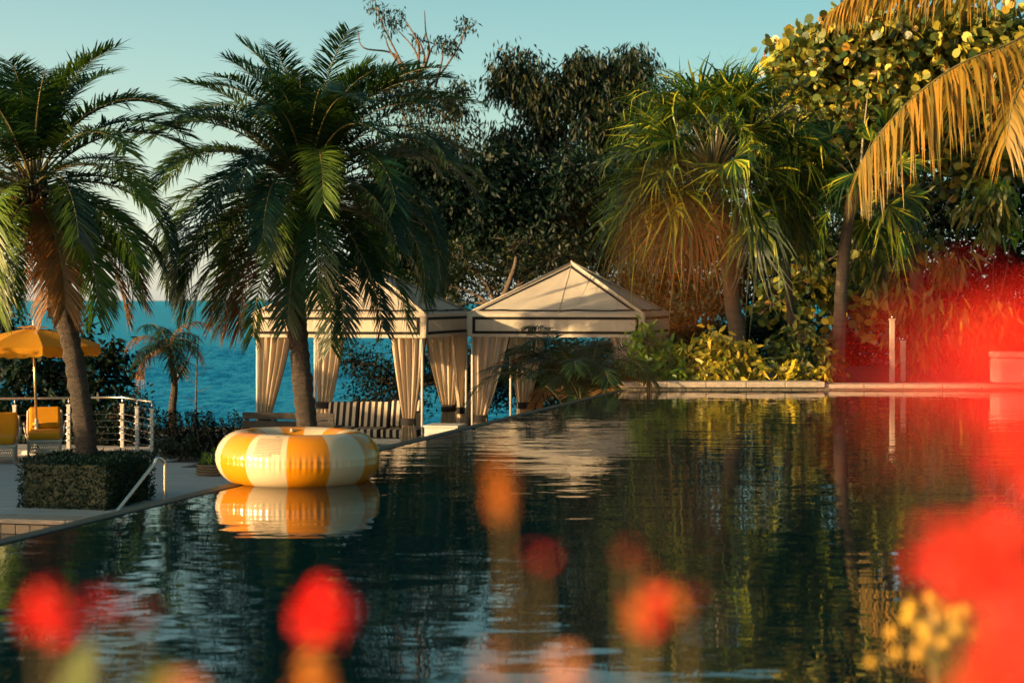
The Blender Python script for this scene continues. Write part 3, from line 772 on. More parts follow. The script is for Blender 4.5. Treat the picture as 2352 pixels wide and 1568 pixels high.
# ------------------------------------------------------------------ palms
def frond_geo(rng, base, az, e0, bend, L, nl, ll, lw, vang, droop, base_frac=.14, sway=0, rach=.022, tipang=28, pw=1.35, jit=.10, path=None, tips=0.0):
    K = 22; t = np.linspace(0, 1, K); el = e0 - bend * t ** pw; a = az + sway * t
    T = np.stack([np.cos(el) * np.cos(a), np.cos(el) * np.sin(a), np.sin(el)], 1)
    pts = np.array(base) + np.concatenate([[np.zeros(3)], np.cumsum(T[:-1] * (L / (K - 1)), 0)])
    if path is not None:
        pts = np.array([list(q) for q in interp_path(path, K - 1)]); T = unit(np.gradient(pts, axis=0)); az = math.atan2(T[:, 1].sum(), T[:, 0].sum()); a = az + 0 * t; sway = 0
    ti = base_frac + (1 - base_frac) * (np.arange(nl) + .5) / nl
    def lerp(A, x):
        f = x * (K - 1); i = np.minimum(f.astype(int), K - 2); w = (f - i)[:, None]; return A[i] * (1 - w) + A[i + 1] * w
    Vs, Qs, Ts = [], [], []; nv = 0
    for side in (-1, 1):
        tt = np.clip(ti + rng.normal(size=nl) * .003, 0, 1)
        p = lerp(pts, tt); Tn = unit(lerp(T, tt)); aa = az + sway * tt
        Sv = np.stack([-np.sin(aa), np.cos(aa), np.zeros(nl)], 1) * side
        N = np.cross(Tn, Sv) * side
        x = (tt - base_frac) / (1 - base_frac)
        ang = np.radians(74 + (tipang - 74) * x ** 1.3) + rng.normal(size=nl) * jit
        vv = vang + rng.normal(size=nl) * jit * 1.6
        D = unit(np.cos(ang)[:, None] * Tn + np.sin(ang)[:, None] * (np.cos(vv)[:, None] * Sv + np.sin(vv)[:, None] * N))
        ln = ll * (.35 + .65 * np.sin(np.pi * np.clip(.12 + .78 * x, 0, 1)) ** .7) * rng.uniform(.85, 1.1, nl) * (1 - tips * x ** 2)
        Wv = unit(Tn - (Tn * D).sum(1, keepdims=True) * D)
        g = np.array([0, 0, -1.0]); dr = droop * rng.uniform(.6, 1.4, nl)
        def st(s, w): 
            c = p + D * (ln * s)[:, None] + g * (ln * dr * s * s)[:, None]
            return c + Wv * lw * w, c - Wv * lw * w
        a0_, b0_ = st(0, .3); a1_, b1_ = st(.35, .55); a2_, b2_ = st(.72, .38)
        tip = p + D * ln[:, None] + g * (ln * dr)[:, None]
        A = np.stack([a0_, b0_, a1_, b1_, a2_, b2_, tip], 1).reshape(-1, 3)
        i = nv + np.arange(nl) * 7
        Qs += [np.stack([i, i + 1, i + 3, i + 2], 1), np.stack([i + 2, i + 3, i + 5, i + 4], 1)]; Ts.append(np.stack([i + 4, i + 5, i + 6], 1))
        Vs.append(A); nv += len(A)
    # rachis
    sgn = np.stack([-np.sin(a), np.cos(a), np.zeros(K)], 1); N = np.cross(T, sgn)
    r = rach * (1 - .85 * t)[:, None]
    ring_ = np.stack([pts + sgn * r, pts + N * r * .7, pts - sgn * r, pts - N * r * .7], 1).reshape(-1, 3)
    i = nv + np.arange(K - 1) * 4
    rq = np.concatenate([np.stack([i + j, i + (j + 1) % 4, i + 4 + (j + 1) % 4, i + 4 + j], 1) for j in range(4)])
    Vs.append(ring_)
    Q = np.concatenate(Qs); T3 = np.concatenate(Ts)
    mi = np.concatenate([np.zeros(len(Q)), np.ones(len(rq)), np.zeros(len(T3))])
    return np.concatenate(Vs), [Q, rq, T3], mi

def palm_trunk(t, path, r0, r1, m, rings=.055, lump=.085, name='trunk'):
    pts = interp_path(path, 60); L = len(pts)
    mb = MB(); rad = []
    for i in range(L):
        f = i / (L - 1); r = r0 + (r1 - r0) * f
        rad.append(r * (1 + rnd.uniform(-.05, .05) * (lump > .04) + lump * (1 if i % 2 else -.6)) * (1.25 - .25 * min(1, f * 9)))
    mb.tube(pts, rad, 18, jitter=.05)
    return mb.build(name, m, t, smooth=True)

def boots(t, base, n, r, rng, m):        # old leaf bases below the crown
    mb = MB()
    for k in range(n):
        az = k * 2.4; z = -.55 * (k / n) ; e = R(50)
        p = Vector(base) + Vector((math.cos(az) * r, math.sin(az) * r, z))
        mb.tube([p, p + Vector((math.cos(az) * .07, math.sin(az) * .07, .12)), p + Vector((math.cos(az) * .11, math.sin(az) * .11, .24))], [.03, .022, .012], 5)
    return stuff(mb.build('leaf_bases', m, t))

def date_palm(label, path, crown, nf, L, seed, r0, r1, extra=(), skip=None, emin=-62):
    rng = np.random.default_rng(seed)
    t = thing('date_palm', label, 'palm tree', path[0], 'date palms beside the pool')
    palm_trunk(t, path, r0, r1, M['trunk_palm'])
    boots(t, crown + Vector((0, 0, -.1)), 34, r1 * .9, rng, M['trunk_palm'])
    for k in range(nf):
        f = (k + .5) / nf
        az = k * 2.39996 + rng.normal() * .14
        e0 = R(86 - (86 - emin) * f ** 1.15) + rng.normal() * .10
        if skip and skip(az, e0): continue
        bend = R(66 + 52 * min(1, f * 1.5)) * rng.uniform(.78, 1.18)
        if e0 < 0: bend *= .62
        ln = L * rng.uniform(.86, 1.06) * (.8 + .2 * min(1, f * 4)) * (1 - .16 * max(0, f - .6) / .4)
        old = f > .93 and rng.random() < .75
        V, Pl, mi = frond_geo(rng, crown + Vector((math.cos(az) * .1, math.sin(az) * .1, .10 - .45 * f)), az, e0, bend, ln, 104, .46, .023, R(20), .14 + .30 * f, .16, rng.normal() * .18, .026, 40)
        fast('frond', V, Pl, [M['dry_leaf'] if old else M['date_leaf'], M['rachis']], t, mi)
    for (az, e0, bend, ln, dry) in extra:
        V, Pl, mi = frond_geo(rng, crown + Vector((math.cos(az) * .1, math.sin(az) * .1, -.1)), az, e0, bend, ln, 96, .44, .023, R(18), .35, .16, 0, .026, 40)
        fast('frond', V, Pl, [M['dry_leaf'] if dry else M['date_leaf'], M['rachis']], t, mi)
    return t

dA = 23.5
pathA = [Vector((-5.78, dA, .05)), P(196, 1000, dA), P(165, 800, dA), P(120, 620, dA), P(88, 520, dA), P(78, 440, dA)]
crA = P(76, 400, dA)
date_palm('leaning date palm rising from the low clipped hedge', pathA, crA, 54, 2.35, 11, .155, .10, emin=-34, skip=lambda az, e: e < R(2) and -2.6 < ((az + math.pi) % (2 * math.pi)) - math.pi < -.9 and rnd.random() < .75,
          extra=[(R(-40), R(-66), R(18), 1.5, True), (R(-150), R(-60), R(20), 1.4, True), (R(-8), R(-30), R(48), 2.1, False), (R(-20), R(-44), R(35), 2.0, False), (R(170), R(-50), R(30), 1.7, False), (R(10), R(-40), R(45), 2.2, True)])
dB = 26.2
pathB = [P(716, 1130, dB), P(706, 985, dB), P(690, 830, dB), P(681, 690, dB), P(686, 580, dB), P(700, 490, dB)]
pathB[0].z = 0
crB = P(708, 430, dB)
date_palm('tall date palm with a full round crown standing behind the swim ring', pathB, crB, 118, 2.95, 23, .165, .12, emin=-40, skip=lambda az, e: e < R(4) and rnd.random() < (.85 if math.sin(az) < .3 else .5),
          extra=[(R(-100), R(-54), R(26), 2.2, False), (R(-60), R(-40), R(50), 2.5, False), (R(-40), R(-34), R(50), 2.6, False), (R(-125), R(-70), R(16), 2.0, True),
                 (R(200), R(-26), R(56), 2.6, False), (R(172), R(-36), R(46), 2.5, True), (R(-150), R(-38), R(48), 2.5, False), (R(186), R(-46), R(38), 2.4, True), (R(-20), R(-30), R(55), 2.6, False)])

def tree_trunk(t, path, r0, r1, m, n=24, name='trunk', sides=10):
    pts = interp_path(path, n); return MB().tube(pts, [r0 + (r1 - r0) * (i / n) ** .8 for i in range(n + 1)], sides, jitter=.06).build(name, m, t, smooth=True)

def small_palm():
    d = 33.0
    b = P(395, 1010, d); b.z = 0
    t = thing('young_palm', 'thin young palm with drooping wispy fronds in front of the sea', 'palm tree', b)
    cr = P(385, 795, d)
    palm_trunk(t, [b, P(396, 940, d), P(401, 880, d), P(392, 830, d), cr], .085, .04, M['trunk_palm'])
    tree_trunk(t, [P(402, 880, d), P(420, 850, d), P(446, 800, d)], .03, .012, M['twig'], 8, 'side_stem', 6)
    rng = np.random.default_rng(5)
    for k in range(13):
        az = k * 2.4; e0 = R(70 - 85 * (k / 13)); 
        V, Pl, mi = frond_geo(rng, cr, az, e0, R(95), rng.uniform(.75, 1.0), 40, .32, .016, R(0), .6, .1, 0, .012, 35)
        fast('frond', V, Pl, [M['areca_leaf'] if k % 4 else M['dry_leaf'], M['rachis']], t, mi)
small_palm()
def sapling():
    d = 33.5; b = P(452, 1010, d); b.z = 0
    t = thing('bare_sapling', 'thin pale bare sapling standing against the sea', 'sapling', b)
    tree_trunk(t, [b, P(450, 930, d), P(452, 850, d), P(456, 770, d)], .028, .010, M['trunk_smooth'], 12, 'trunk', 6)
    rr = random.Random(3)
    for k in range(9):
        y = 960 - k * 20; s = 1 if k % 2 else -1; p = P(451, y, d)
        tree_trunk(t, [p, P(451 + s * 14, y - 2 - rr.random() * 6, d), P(451 + s * (24 + rr.random() * 14), y - 10 - rr.random() * 10, d)], .008, .003, M['trunk_smooth'], 6, 'twig', 4)
sapling()

def fan_geo(rng, base, az, e0, Lp, Rb, nseg=38, span=118, tipdrop=.9, w=.028, tilt=R(-25)):
    """petiole plus a blade of free-tipped segments"""
    K = 8; t = np.linspace(0, 1, K); el = e0 - R(28) * t
    T = np.stack([np.cos(el) * np.cos(az), np.cos(el) * np.sin(az), np.sin(el)], 1)
    pts = np.array(base) + np.concatenate([[np.zeros(3)], np.cumsum(T[:-1] * (Lp / (K - 1)), 0)])
    sgn = np.array([-np.sin(az), np.cos(az), 0.0]); eb = el[-1] + tilt
    D = np.array([np.cos(eb) * np.cos(az), np.cos(eb) * np.sin(az), np.sin(eb)]); N = np.cross(D, sgn)
    roll = rng.normal() * .6; S2 = sgn * np.cos(roll) + N * np.sin(roll); N = np.cross(D, S2)
    th = np.radians(np.linspace(-span, span, nseg)) + rng.normal(size=nseg) * .03
    ln = Rb * (.70 + .30 * np.cos(th)) * rng.uniform(.9, 1.08, nseg)
    cup = .22 * np.abs(np.sin(th))
    d = unit(np.cos(th)[:, None] * D + np.sin(th)[:, None] * S2 + cup[:, None] * N)
    Wv = unit(-np.sin(th)[:, None] * D + np.cos(th)[:, None] * S2)
    g = np.array([0, 0, -1.0]); td = tipdrop * rng.uniform(.5, 1.4, nseg); jl = rng.normal(size=(nseg, 3)) * .5
    rows = []
    for s, wk in ((0.02, .10), (.30, .8), (.55, 1.0), (.78, .6), (1.0, .04)):
        fall = max(0, s - .42)
        c = pts[-1] + d * (ln * (s - fall * .35))[:, None] + g * (ln * td * fall * fall * 2.0)[:, None] + jl * (ln * fall ** 2)[:, None]
        rows += [c + Wv * (w * wk), c - Wv * (w * wk)]
    A = np.stack(rows, 1).reshape(-1, 3); i = np.arange(nseg) * 10
    Q = np.concatenate([np.stack([i + 2 * j, i + 2 * j + 1, i + 2 * j + 3, i + 2 * j + 2], 1) for j in range(4)])
    nv = len(A); sg = np.broadcast_to(sgn, (K, 3)); NN = np.cross(T, sg); r = (.022 * (1 - .55 * t))[:, None]
    ring_ = np.stack([pts + sg * r, pts + NN * r * .7, pts - sg * r, pts - NN * r * .7], 1).reshape(-1, 3)
    i = nv + np.arange(K - 1) * 4
    rq = np.concatenate([np.stack([i + j, i + (j + 1) % 4, i + 4 + (j + 1) % 4, i + 4 + j], 1) for j in range(4)])
    return np.concatenate([A, ring_]), [Q, rq], np.concatenate([np.zeros(len(Q)), np.ones(len(rq))])

def fan_palm(label, path, crown, n, Lp, Rb, seed, r0, r1, emin=-58):
    rng = np.random.default_rng(seed)
    t = thing('fan_palm', label, 'palm tree', path[0], 'fan palms on the raised bed')
    palm_trunk(t, path, r0, r1, M['trunk_smooth'], lump=.02)
    for k in range(n):
        f = (k + .5) / n; az = k * 2.39996 + rng.normal() * .15
        e0 = R(86 - (86 - emin) * f ** .9) + rng.normal() * .1
        V, Pl, mi = fan_geo(rng, crown + Vector((math.cos(az) * .06, math.sin(az) * .06, .1 - .25 * f)), az, e0, Lp * rng.uniform(.8, 1.15), Rb * rng.uniform(.88, 1.1), tipdrop=.3 + .45 * f, tilt=R(-6 - 22 * f), w=.019, nseg=46)
        old = f > .97
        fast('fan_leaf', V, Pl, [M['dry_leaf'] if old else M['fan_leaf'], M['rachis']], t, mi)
    # spear
    p = crown; mb = MB().tube([p, p + Vector((.05, 0, .7)), p + Vector((.14, 0, 1.55))], [.03, .024, .004], 6); mb.build('spear_leaf', M['rachis'], t)
    return t
def gz(px, d): return Vector(((px - CX) / FPX * d, d, 1.42))
dE = 29.2
fan_palm('big shaggy fan palm behind the yellow leaved shrubs by the cabana', [gz(1700, dE), P(1692, 760, dE), P(1680, 680, dE), P(1668, 560, dE), P(1650, 440, dE)], P(1640, 400, dE), 84, 1.32, 1.18, 31, .15, .11, -14)
dF = 30.6
fan_palm('slender fan palm with slim pale trunk under the sea grape tree', [gz(1822, dF), P(1816, 720, dF), P(1806, 600, dF), P(1815, 500, dF), P(1822, 440, dF)], P(1825, 440, dF), 15, .6, .75, 32, .075, .06)
dG = 28.3
fan_palm('dark fan palm with straight brown trunk standing at the pool coping', [gz(1925, dG), P(1928, 760, dG), P(1935, 620, dG), P(1950, 500, dG), P(1965, 430, dG)], P(1975, 420, dG), 14, .8, .8, 33, .11, .09, -40)

def coconut():
    d = 27.6; b = gz(2500, d)
    t = thing('coconut_palm', 'coconut palm whose long golden fronds hang in from outside', 'palm tree', b)
    cr = P(2560, -60, d - .6)
    palm_trunk(t, [b, P(2515, 700, d), P(2545, 400, d - .3), P(2560, 60, d - .6), cr], .17, .12, M['trunk_smooth'], lump=.03)
    rng = np.random.default_rng(41)
    def cf(path, ll, nl=150):
        V, Pl, mi = frond_geo(rng, cr, 0, 0, 0, 1, nl, ll, .042, R(-12), .8, .12, 0, .04, 38, 1.2, .07, [cr] + [P(x, y, dd) for x, y, dd in path], .55)
        fast('frond', V, Pl, [M['coco_leaf'], M['rachis']], t, mi)
    cf([(2450, 20, 27), (2330, 95, 26.6), (2200, 150, 26.2), (2080, 240, 26), (1995, 345, 25.9), (1972, 395, 25.9)], 1.2)
    cf([(2400, -110, 27), (2250, -60, 26.8), (2100, -40, 26.6), (1970, -15, 26.5), (1905, 30, 26.4)], .75)
    cf([(2480, 60, 26.6), (2390, 130, 26), (2330, 230, 25.6), (2310, 330, 25.4)], 1.1, 80)
    cf([(2600, 40, 26), (2640, 200, 25.5), (2660, 420, 25.2)], 1.0, 80); cf([(2700, -80, 27), (2860, 20, 27), (2960, 220, 27)], 1.0, 80)
    cf([(2620, -220, 27), (2720, -330, 27.2), (2880, -330, 27.4)], 1.0, 80); cf([(2520, -240, 27.6), (2440, -330, 28), (2330, -340, 28.5)], 1.0, 80)
    cf([(2620, -60, 28.5), (2720, 60, 29.5), (2760, 240, 30)], 1.0, 80)
coconut()

def areca():
    d = 27.0; b = P(1350, 1000, d); b.z = 0
    t = thing('areca_palm', 'dark feathery areca palm clump between the cabana and the pool', 'palm', b)
    rng = np.random.default_rng(51)
    for k in range(38):
        az = k * 2.4 + rng.normal() * .2; r = rng.uniform(.05, .45)
        base = b + Vector((math.cos(az) * r, math.sin(az) * r * .7, rng.uniform(.75, 1.5)))
        e0 = R(rng.uniform(40, 84)); L = rng.uniform(1.3, 1.75)
        V, Pl, mi = frond_geo(rng, base, az, e0, R(rng.uniform(85, 125)), L, 60, .36, .020, R(14), .40, .2, rng.normal() * .15, .015, 34)
        fast('frond', V, Pl, [M['areca_leaf'] if k % 9 else M['dry_leaf'], M['rachis']], t, mi)
    for k in range(12):
        az = k * 2.4; r = rng.uniform(.05, .4); p = b + Vector((math.cos(az) * r, math.sin(az) * r * .7, 0))
        MB().tube([p, p + Vector((math.cos(az) * .06, math.sin(az) * .06, .6)), p + Vector((math.cos(az) * .12, math.sin(az) * .12, 1.1))], [.028, .024, .016], 6).build('cane', M['rachis'], t)
    # a few dry thin canes on its right
    for k in range(10):
        p = P(1440 + k * 3, 905, 26.6); q = P(1425 + rnd.uniform(-20, 50), 800 + rnd.uniform(-40, 30), 26.8)
        MB().tube([p, (p + q) / 2 + Vector((rnd.uniform(-.05, .05), 0, .05)), q], [.008, .006, .003], 4).build('dry_stalk', M['twig'], t)
areca()

# ------------------------------------------------------------------ broadleaf trees and shrubs
def scatter(rng, c, r, nsub, k, sub, shell=.55):
    """sub-clusters in an ellipsoid, denser to the outside; returns leaf positions and outward directions"""
    d = unit(rng.normal(size=(nsub, 3))); rad = rng.random(nsub) ** shell
    lump = 1 + .18 * np.sin(d[:, 0] * 5 + c[0]) * np.cos(d[:, 2] * 6 + c[1]) 
    q = np.array(c) + d * np.array(r) * (rad * lump)[:, None]
    pos = np.repeat(q, k, 0) + np.clip(rng.normal(size=(nsub * k, 3)), -1.5, 1.5) * sub
    out = np.repeat(d, k, 0)
    return pos, out, q

def tree(name, label, cat, base, clumps, leafm, L, Wd, seed, r0=.12, droop=.8, shape='kite', group=None, trunk_to=None, barkm='bark', curl=.2, sub=.16, k=14, twigs=True, single=0, up=.6, shell=.55, spread=.8, dens=1.0):
    """clumps: (px, py, depth, rx, ry, rz in m, number of sub-clusters)"""
    rng = np.random.default_rng(seed)
    base = Vector(base); t = thing(name, label, cat, base, group)
    cs = [P(c[0], c[1], c[2]) for c in clumps]
    fork = Vector(trunk_to) if trunk_to is not None else base + (sum(cs, Vector()) / len(cs) - base) * .38
    mid = (base + fork) / 2 + Vector((rng.normal() * .08, rng.normal() * .08, 0))
    if r0 > 0: tree_trunk(t, [base, mid, fork], r0, r0 * .62, M[barkm])
    allp, alld = [], []
    for c, cc in zip(clumps, cs):
        r = Vector(c[3:6])
        if r0 > 0 and c[6] >= 10:
            m2 = (fork + cc) / 2 + Vector((rng.normal() * .18, rng.normal() * .18, .12))
            tree_trunk(t, [fork, m2, cc], r0 * .34, r0 * .08, M[barkm], 10, 'limb', 7)
        pos, out, q = scatter(rng, cc, r, int(c[6] * dens), k, sub, shell)
        if twigs and c[6] >= 10:
            mb = MB()
            for z in range(0, len(q), max(1, len(q) // 26)):
                e = Vector(q[z]); m3 = (cc + e) / 2 + Vector(rng.normal(size=3) * .08)
                mb.tube([cc, m3, e], [r0 * .12 + .006, .009, .003], 4, cap=False)
            stuff(mb.build('twigs', M[barkm], t))
        allp.append(pos); alld.append(out)
    p = np.concatenate(allp); o = np.concatenate(alld)
    d = unit(o * .6 + rng.normal(size=p.shape) * spread + np.array([0, 0, -droop]))
    n = len(p); Ls = L * rng.uniform(.65, 1.25, n); Ws = Wd * rng.uniform(.7, 1.2, n)
    if single:                                  # the leaves that show largest become objects of their own
        score = p[:, 1] + .9 * p[:, 0] * .35 - .15 * p[:, 2] + rng.normal(size=n) * .35
        order = np.argsort(score); pick = order[:single]; rest = order[single:]
        proto = []
        for q_ in range(4):
            V, F = leaf_polys(rng, np.zeros((1, 3)), np.array([[1., 0, 0]]), 1.0, Wd / L, .25 + .1 * q_, shape, 50)
            me = bpy.data.meshes.new('leaf'); me.from_pydata([tuple(x) for x in V], [], [tuple(int(y) for y in F[0])]); me.materials.append(M[leafm]); proto.append(me)
        for j, i in enumerate(pick):
            ob = put('leaf', proto[j % 4], t)
            dv = Vector(d[i]); nr = Vector(rng.normal(size=3)) + Vector((0, 0, up)); s_ = dv.cross(nr).normalized(); nn = s_.cross(dv)
            mw = Matrix((dv, s_, nn)).transposed().to_4x4(); mw.translation = Vector(p[i])
            ob.matrix_basis = mw @ Matrix.Scale(float(Ls[i]), 4)
        p, d, Ls, Ws = p[rest], d[rest], Ls[rest], Ws[rest]
    if len(p):
        V, F = leaf_polys(rng, p, d, Ls, Ws, curl, shape, up)
        stuff(fast('crown', V, [F], M[leafm], t))
    return t

# sea grape, top right
tree('sea_grape_tree', 'sea grape tree with big round golden leaves towering over the fan palms', 'tree', (8.0, 33.0, 1.42),
     [(1850, 150, 32, .75, .8, .55, 45), (1960, 110, 32, .9, .9, .65, 60), (2080, 130, 32, .9, 1, .75, 65), (2200, 110, 32, .95, 1, .75, 60), (2310, 130, 32, .9, 1, .85, 60),
      (1900, 260, 32.4, .9, .9, .7, 55), (2010, 260, 31.8, .9, .9, .75, 60), (2130, 280, 32, .9, 1, .8, 50), (2250, 300, 32, .9, 1, .9, 45), (2360, 300, 32, .8, 1, .9, 45)],
     'grape_leaf', .17, .165, 61, .17, .1, 'round', trunk_to=(7.6, 32.8, 4.2), sub=.20, k=11, curl=.12, single=300, up=.2, shell=.42, spread=.9, dens=2.5)
tree('sea_grape_tree', 'smaller sea grape with scattered golden leaves behind the fan palm trunks', 'tree', (6.0, 33.5, 1.42),
     [(1880, 640, 33, .7, .6, .6, 22), (1960, 700, 33, .7, .6, .6, 22), (2060, 560, 33, .8, .6, .6, 20), (2010, 470, 33, .6, .5, .5, 16), (1790, 690, 33.5, .6, .5, .6, 18), (2240, 400, 32, .8, .6, .5, 22)],
     'grape_leaf', .17, .17, 62, .08, .3, 'round', sub=.18, k=8, curl=.12, up=.2)
tree('dark_tree', 'dense dark small leaved tree beyond the coconut fronds', 'tree', (10.2, 35.0, 1.42),
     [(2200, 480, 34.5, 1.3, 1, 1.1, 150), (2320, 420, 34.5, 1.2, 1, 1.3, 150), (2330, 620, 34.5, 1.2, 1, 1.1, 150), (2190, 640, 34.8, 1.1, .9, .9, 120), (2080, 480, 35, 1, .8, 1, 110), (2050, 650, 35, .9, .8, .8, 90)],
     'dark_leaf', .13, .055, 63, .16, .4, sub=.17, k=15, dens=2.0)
tree('mango_tree', 'tree with long hanging wavy golden leaves over the white garden posts', 'tree', (7.2, 30.0, 1.42),
     [(2000, 610, 29.6, .42, .4, .38, 16), (2090, 680, 29.4, .5, .4, .42, 18), (2180, 600, 29.6, .5, .4, .4, 16), (2170, 720, 29.2, .42, .35, .4, 16), (2280, 480, 29.8, .55, .4, .4, 20), (2290, 720, 29.3, .5, .4, .4, 16), (2110, 790, 29.0, .5, .35, .3, 16), (2240, 810, 29, .5, .35, .3, 16)],
     'hang_leaf', .34, .065, 64, .06, 2.6, 'long', sub=.10, k=9, curl=.2, up=.1)
tree('mango_tree', 'fresh green hanging leaf branch in the dark tree at the garden edge', 'tree', (8.6, 30.6, 1.42),
     [(2270, 450, 30.2, .42, .4, .40, 16), (2300, 530, 30.2, .35, .3, .3, 10)],
     'green_leaf', .30, .065, 65, .05, 2.2, 'long', sub=.09, k=9, up=.1)

# dark trees behind the cabanas
gb = 'dark trees behind the cabanas'
tree('weeping_tree', 'tall tree with drooping olive foliage behind the peaked cabana roof', 'tree', (3.2, 42.0, -.1),
     [(1190, 180, 41, .75, .8, .7, 55), (1260, 230, 41, .8, .8, .8, 60), (1340, 170, 41, .55, .6, .6, 45), (1380, 260, 41, .8, .8, .8, 70), (1450, 170, 41, .6, .6, .7, 55), (1480, 280, 41, .8, .8, .8, 60), (1160, 330, 41, .7, .7, .6, 30), (1260, 330, 41.5, .8, .7, .6, 35), (1420, 370, 41, 1, .8, .7, 80)],
     'olive_leaf', .20, .05, 71, .2, 2.4, group=gb, sub=.17, k=18, dens=2.8, trunk_to=(2.2, 41.5, 3.4))
tree('bare_topped_tree', 'tree with long bare curling twigs rising above the date palm', 'tree', (-1.2, 41.0, -.1),
     [(960, 230, 40, .9, .8, .7, 45), (1040, 250, 40, .6, .6, .5, 22), (1010, 330, 40, .9, .8, .7, 50), (900, 190, 40, .5, .5, .4, 18), (1060, 200, 40, .25, .3, .2, 7), (1030, 110, 40, .12, .12, .1, 3), (1070, 60, 40, .1, .1, .14, 3), (1015, 100, 40, .12, .1, .08, 3), (880, 35, 40, .12, .1, .09, 3), (915, 45, 40, .12, .1, .08, 3), (968, 95, 40, .1, .1, .06, 2), (860, 5, 40, .1, .1, .05, 2), (900, 65, 40, .1, .1, .05, 2)],
     'olive_leaf', .15, .042, 72, .17, 1.6, group=gb, sub=.13, k=13, dens=2.4, trunk_to=(-1.8, 40.5, 3.5), shell=.5)
o = [q for q in bpy.data.objects if q.get('label', '').startswith('tree with long bare')][0]
for pth in ([(950, 200), (915, 130), (880, 60), (860, 0)], [(930, 165), (895, 115), (885, 85)], [(955, 210), (975, 130), (945, 70), (925, 40)], [(960, 190), (985, 120), (978, 75), (975, 25)], [(985, 200), (1020, 160), (1060, 95), (1072, 45)],
            [(950, 190), (905, 125), (835, 110), (822, 70)], [(965, 180), (955, 120), (905, 60)], [(1000, 200), (1015, 140), (1018, 100)], [(975, 160), (990, 115), (1002, 100)], [(955, 180), (962, 130), (958, 95), (940, 60)]):
    MB().tube(interp_path([P(x, y, 40 + rnd.uniform(-.3, .3)) for x, y in pth], 18), [.035 - .026 * i / 18 for i in range(19)], 5).build('bare_twig', M['twig'], o, smooth=True)
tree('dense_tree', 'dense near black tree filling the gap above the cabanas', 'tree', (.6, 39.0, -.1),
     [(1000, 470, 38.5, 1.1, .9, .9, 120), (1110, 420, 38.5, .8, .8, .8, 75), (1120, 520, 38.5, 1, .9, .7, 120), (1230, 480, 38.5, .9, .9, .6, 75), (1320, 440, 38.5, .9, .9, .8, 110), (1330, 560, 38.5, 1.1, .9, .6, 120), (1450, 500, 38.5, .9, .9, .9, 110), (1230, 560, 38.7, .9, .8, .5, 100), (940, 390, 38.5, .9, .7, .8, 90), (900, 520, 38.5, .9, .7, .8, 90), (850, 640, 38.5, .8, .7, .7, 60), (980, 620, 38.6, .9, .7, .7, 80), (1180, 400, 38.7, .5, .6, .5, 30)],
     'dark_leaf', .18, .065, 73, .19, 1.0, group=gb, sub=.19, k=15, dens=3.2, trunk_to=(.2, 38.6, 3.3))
tree('open_tree', 'thin leaved tree with lit slanting trunk between the two cabana roofs', 'tree', (-1.0, 36.5, -.1),
     [(1070, 610, 36, .7, .6, .55, 45), (1130, 660, 36, .6, .5, .5, 35), (1200, 620, 36, .6, .5, .45, 35), (1260, 590, 36, .7, .5, .4, 38), (1000, 650, 36, .7, .5, .5, 32), (1040, 700, 36.4, .6, .5, .3, 26), (1190, 560, 36, .5, .5, .35, 20)],
     'olive_leaf', .13, .042, 74, .0, .4, group=gb, sub=.17, k=11, dens=2.0)
o = [q for q in bpy.data.objects if q.get('label', '').startswith('thin leaved tree')][0]
tree_trunk(o, [Vector((-1.0, 36.5, -.1)), P(1120, 740, 35.4), P(1152, 690, 35.2), P(1180, 620, 35.0), P(1186, 590, 35)], .10, .035, M['bark'])
for e in ((1070, 610), (1130, 660), (1260, 590), (1000, 650), (1040, 700)): tree_trunk(o, [P(1140, 710, 35.4), P((1140 + e[0]) / 2 + 10, (690 + e[1]) / 2, 35.8), P(e[0], e[1], 36)], .05, .015, M['bark'], 10, 'limb', 6)
tree('shade_tree', 'dark gnarled tree seen through the open sides of the cabanas', 'tree', (-2.6, 37.0, -.1),
     [(820, 830, 36.5, .6, .5, .5, 40), (880, 870, 36.5, .7, .5, .5, 45), (950, 830, 36.5, .7, .5, .5, 50), (1020, 860, 36.5, .8, .5, .6, 60), (1100, 880, 37, .6, .5, .6, 50), (830, 930, 36, .6, .4, .35, 30), (920, 930, 36, .7, .4, .35, 32), (1260, 850, 37, .8, .5, .9, 330), (1360, 860, 37, .8, .5, .9, 300), (1150, 860, 37, .7, .5, .9, 130), (1060, 850, 36.6, .6, .5, .8, 80)],
     'dark_leaf', .11, .042, 75, .17, .5, group=gb, sub=.15, k=12, dens=1.5, trunk_to=(-2.3, 36.5, .9))
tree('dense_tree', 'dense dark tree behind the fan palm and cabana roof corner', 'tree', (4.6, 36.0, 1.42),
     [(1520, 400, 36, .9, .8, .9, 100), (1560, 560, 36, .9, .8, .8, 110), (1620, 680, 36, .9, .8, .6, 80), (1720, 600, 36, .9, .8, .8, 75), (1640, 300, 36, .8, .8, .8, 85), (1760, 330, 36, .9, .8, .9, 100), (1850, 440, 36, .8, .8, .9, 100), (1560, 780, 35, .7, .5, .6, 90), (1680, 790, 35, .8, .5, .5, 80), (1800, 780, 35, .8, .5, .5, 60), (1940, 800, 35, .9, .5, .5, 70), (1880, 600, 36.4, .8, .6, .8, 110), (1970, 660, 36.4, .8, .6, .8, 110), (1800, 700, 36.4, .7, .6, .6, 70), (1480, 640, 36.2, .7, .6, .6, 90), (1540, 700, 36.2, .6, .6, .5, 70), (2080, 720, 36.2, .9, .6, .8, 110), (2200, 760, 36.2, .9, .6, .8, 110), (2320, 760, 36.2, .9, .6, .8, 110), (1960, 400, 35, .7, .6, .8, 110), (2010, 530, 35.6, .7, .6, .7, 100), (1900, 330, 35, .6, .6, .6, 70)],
     'dark_leaf', .16, .065, 76, .17, .5, group=gb, sub=.19, k=14, dens=2.0)
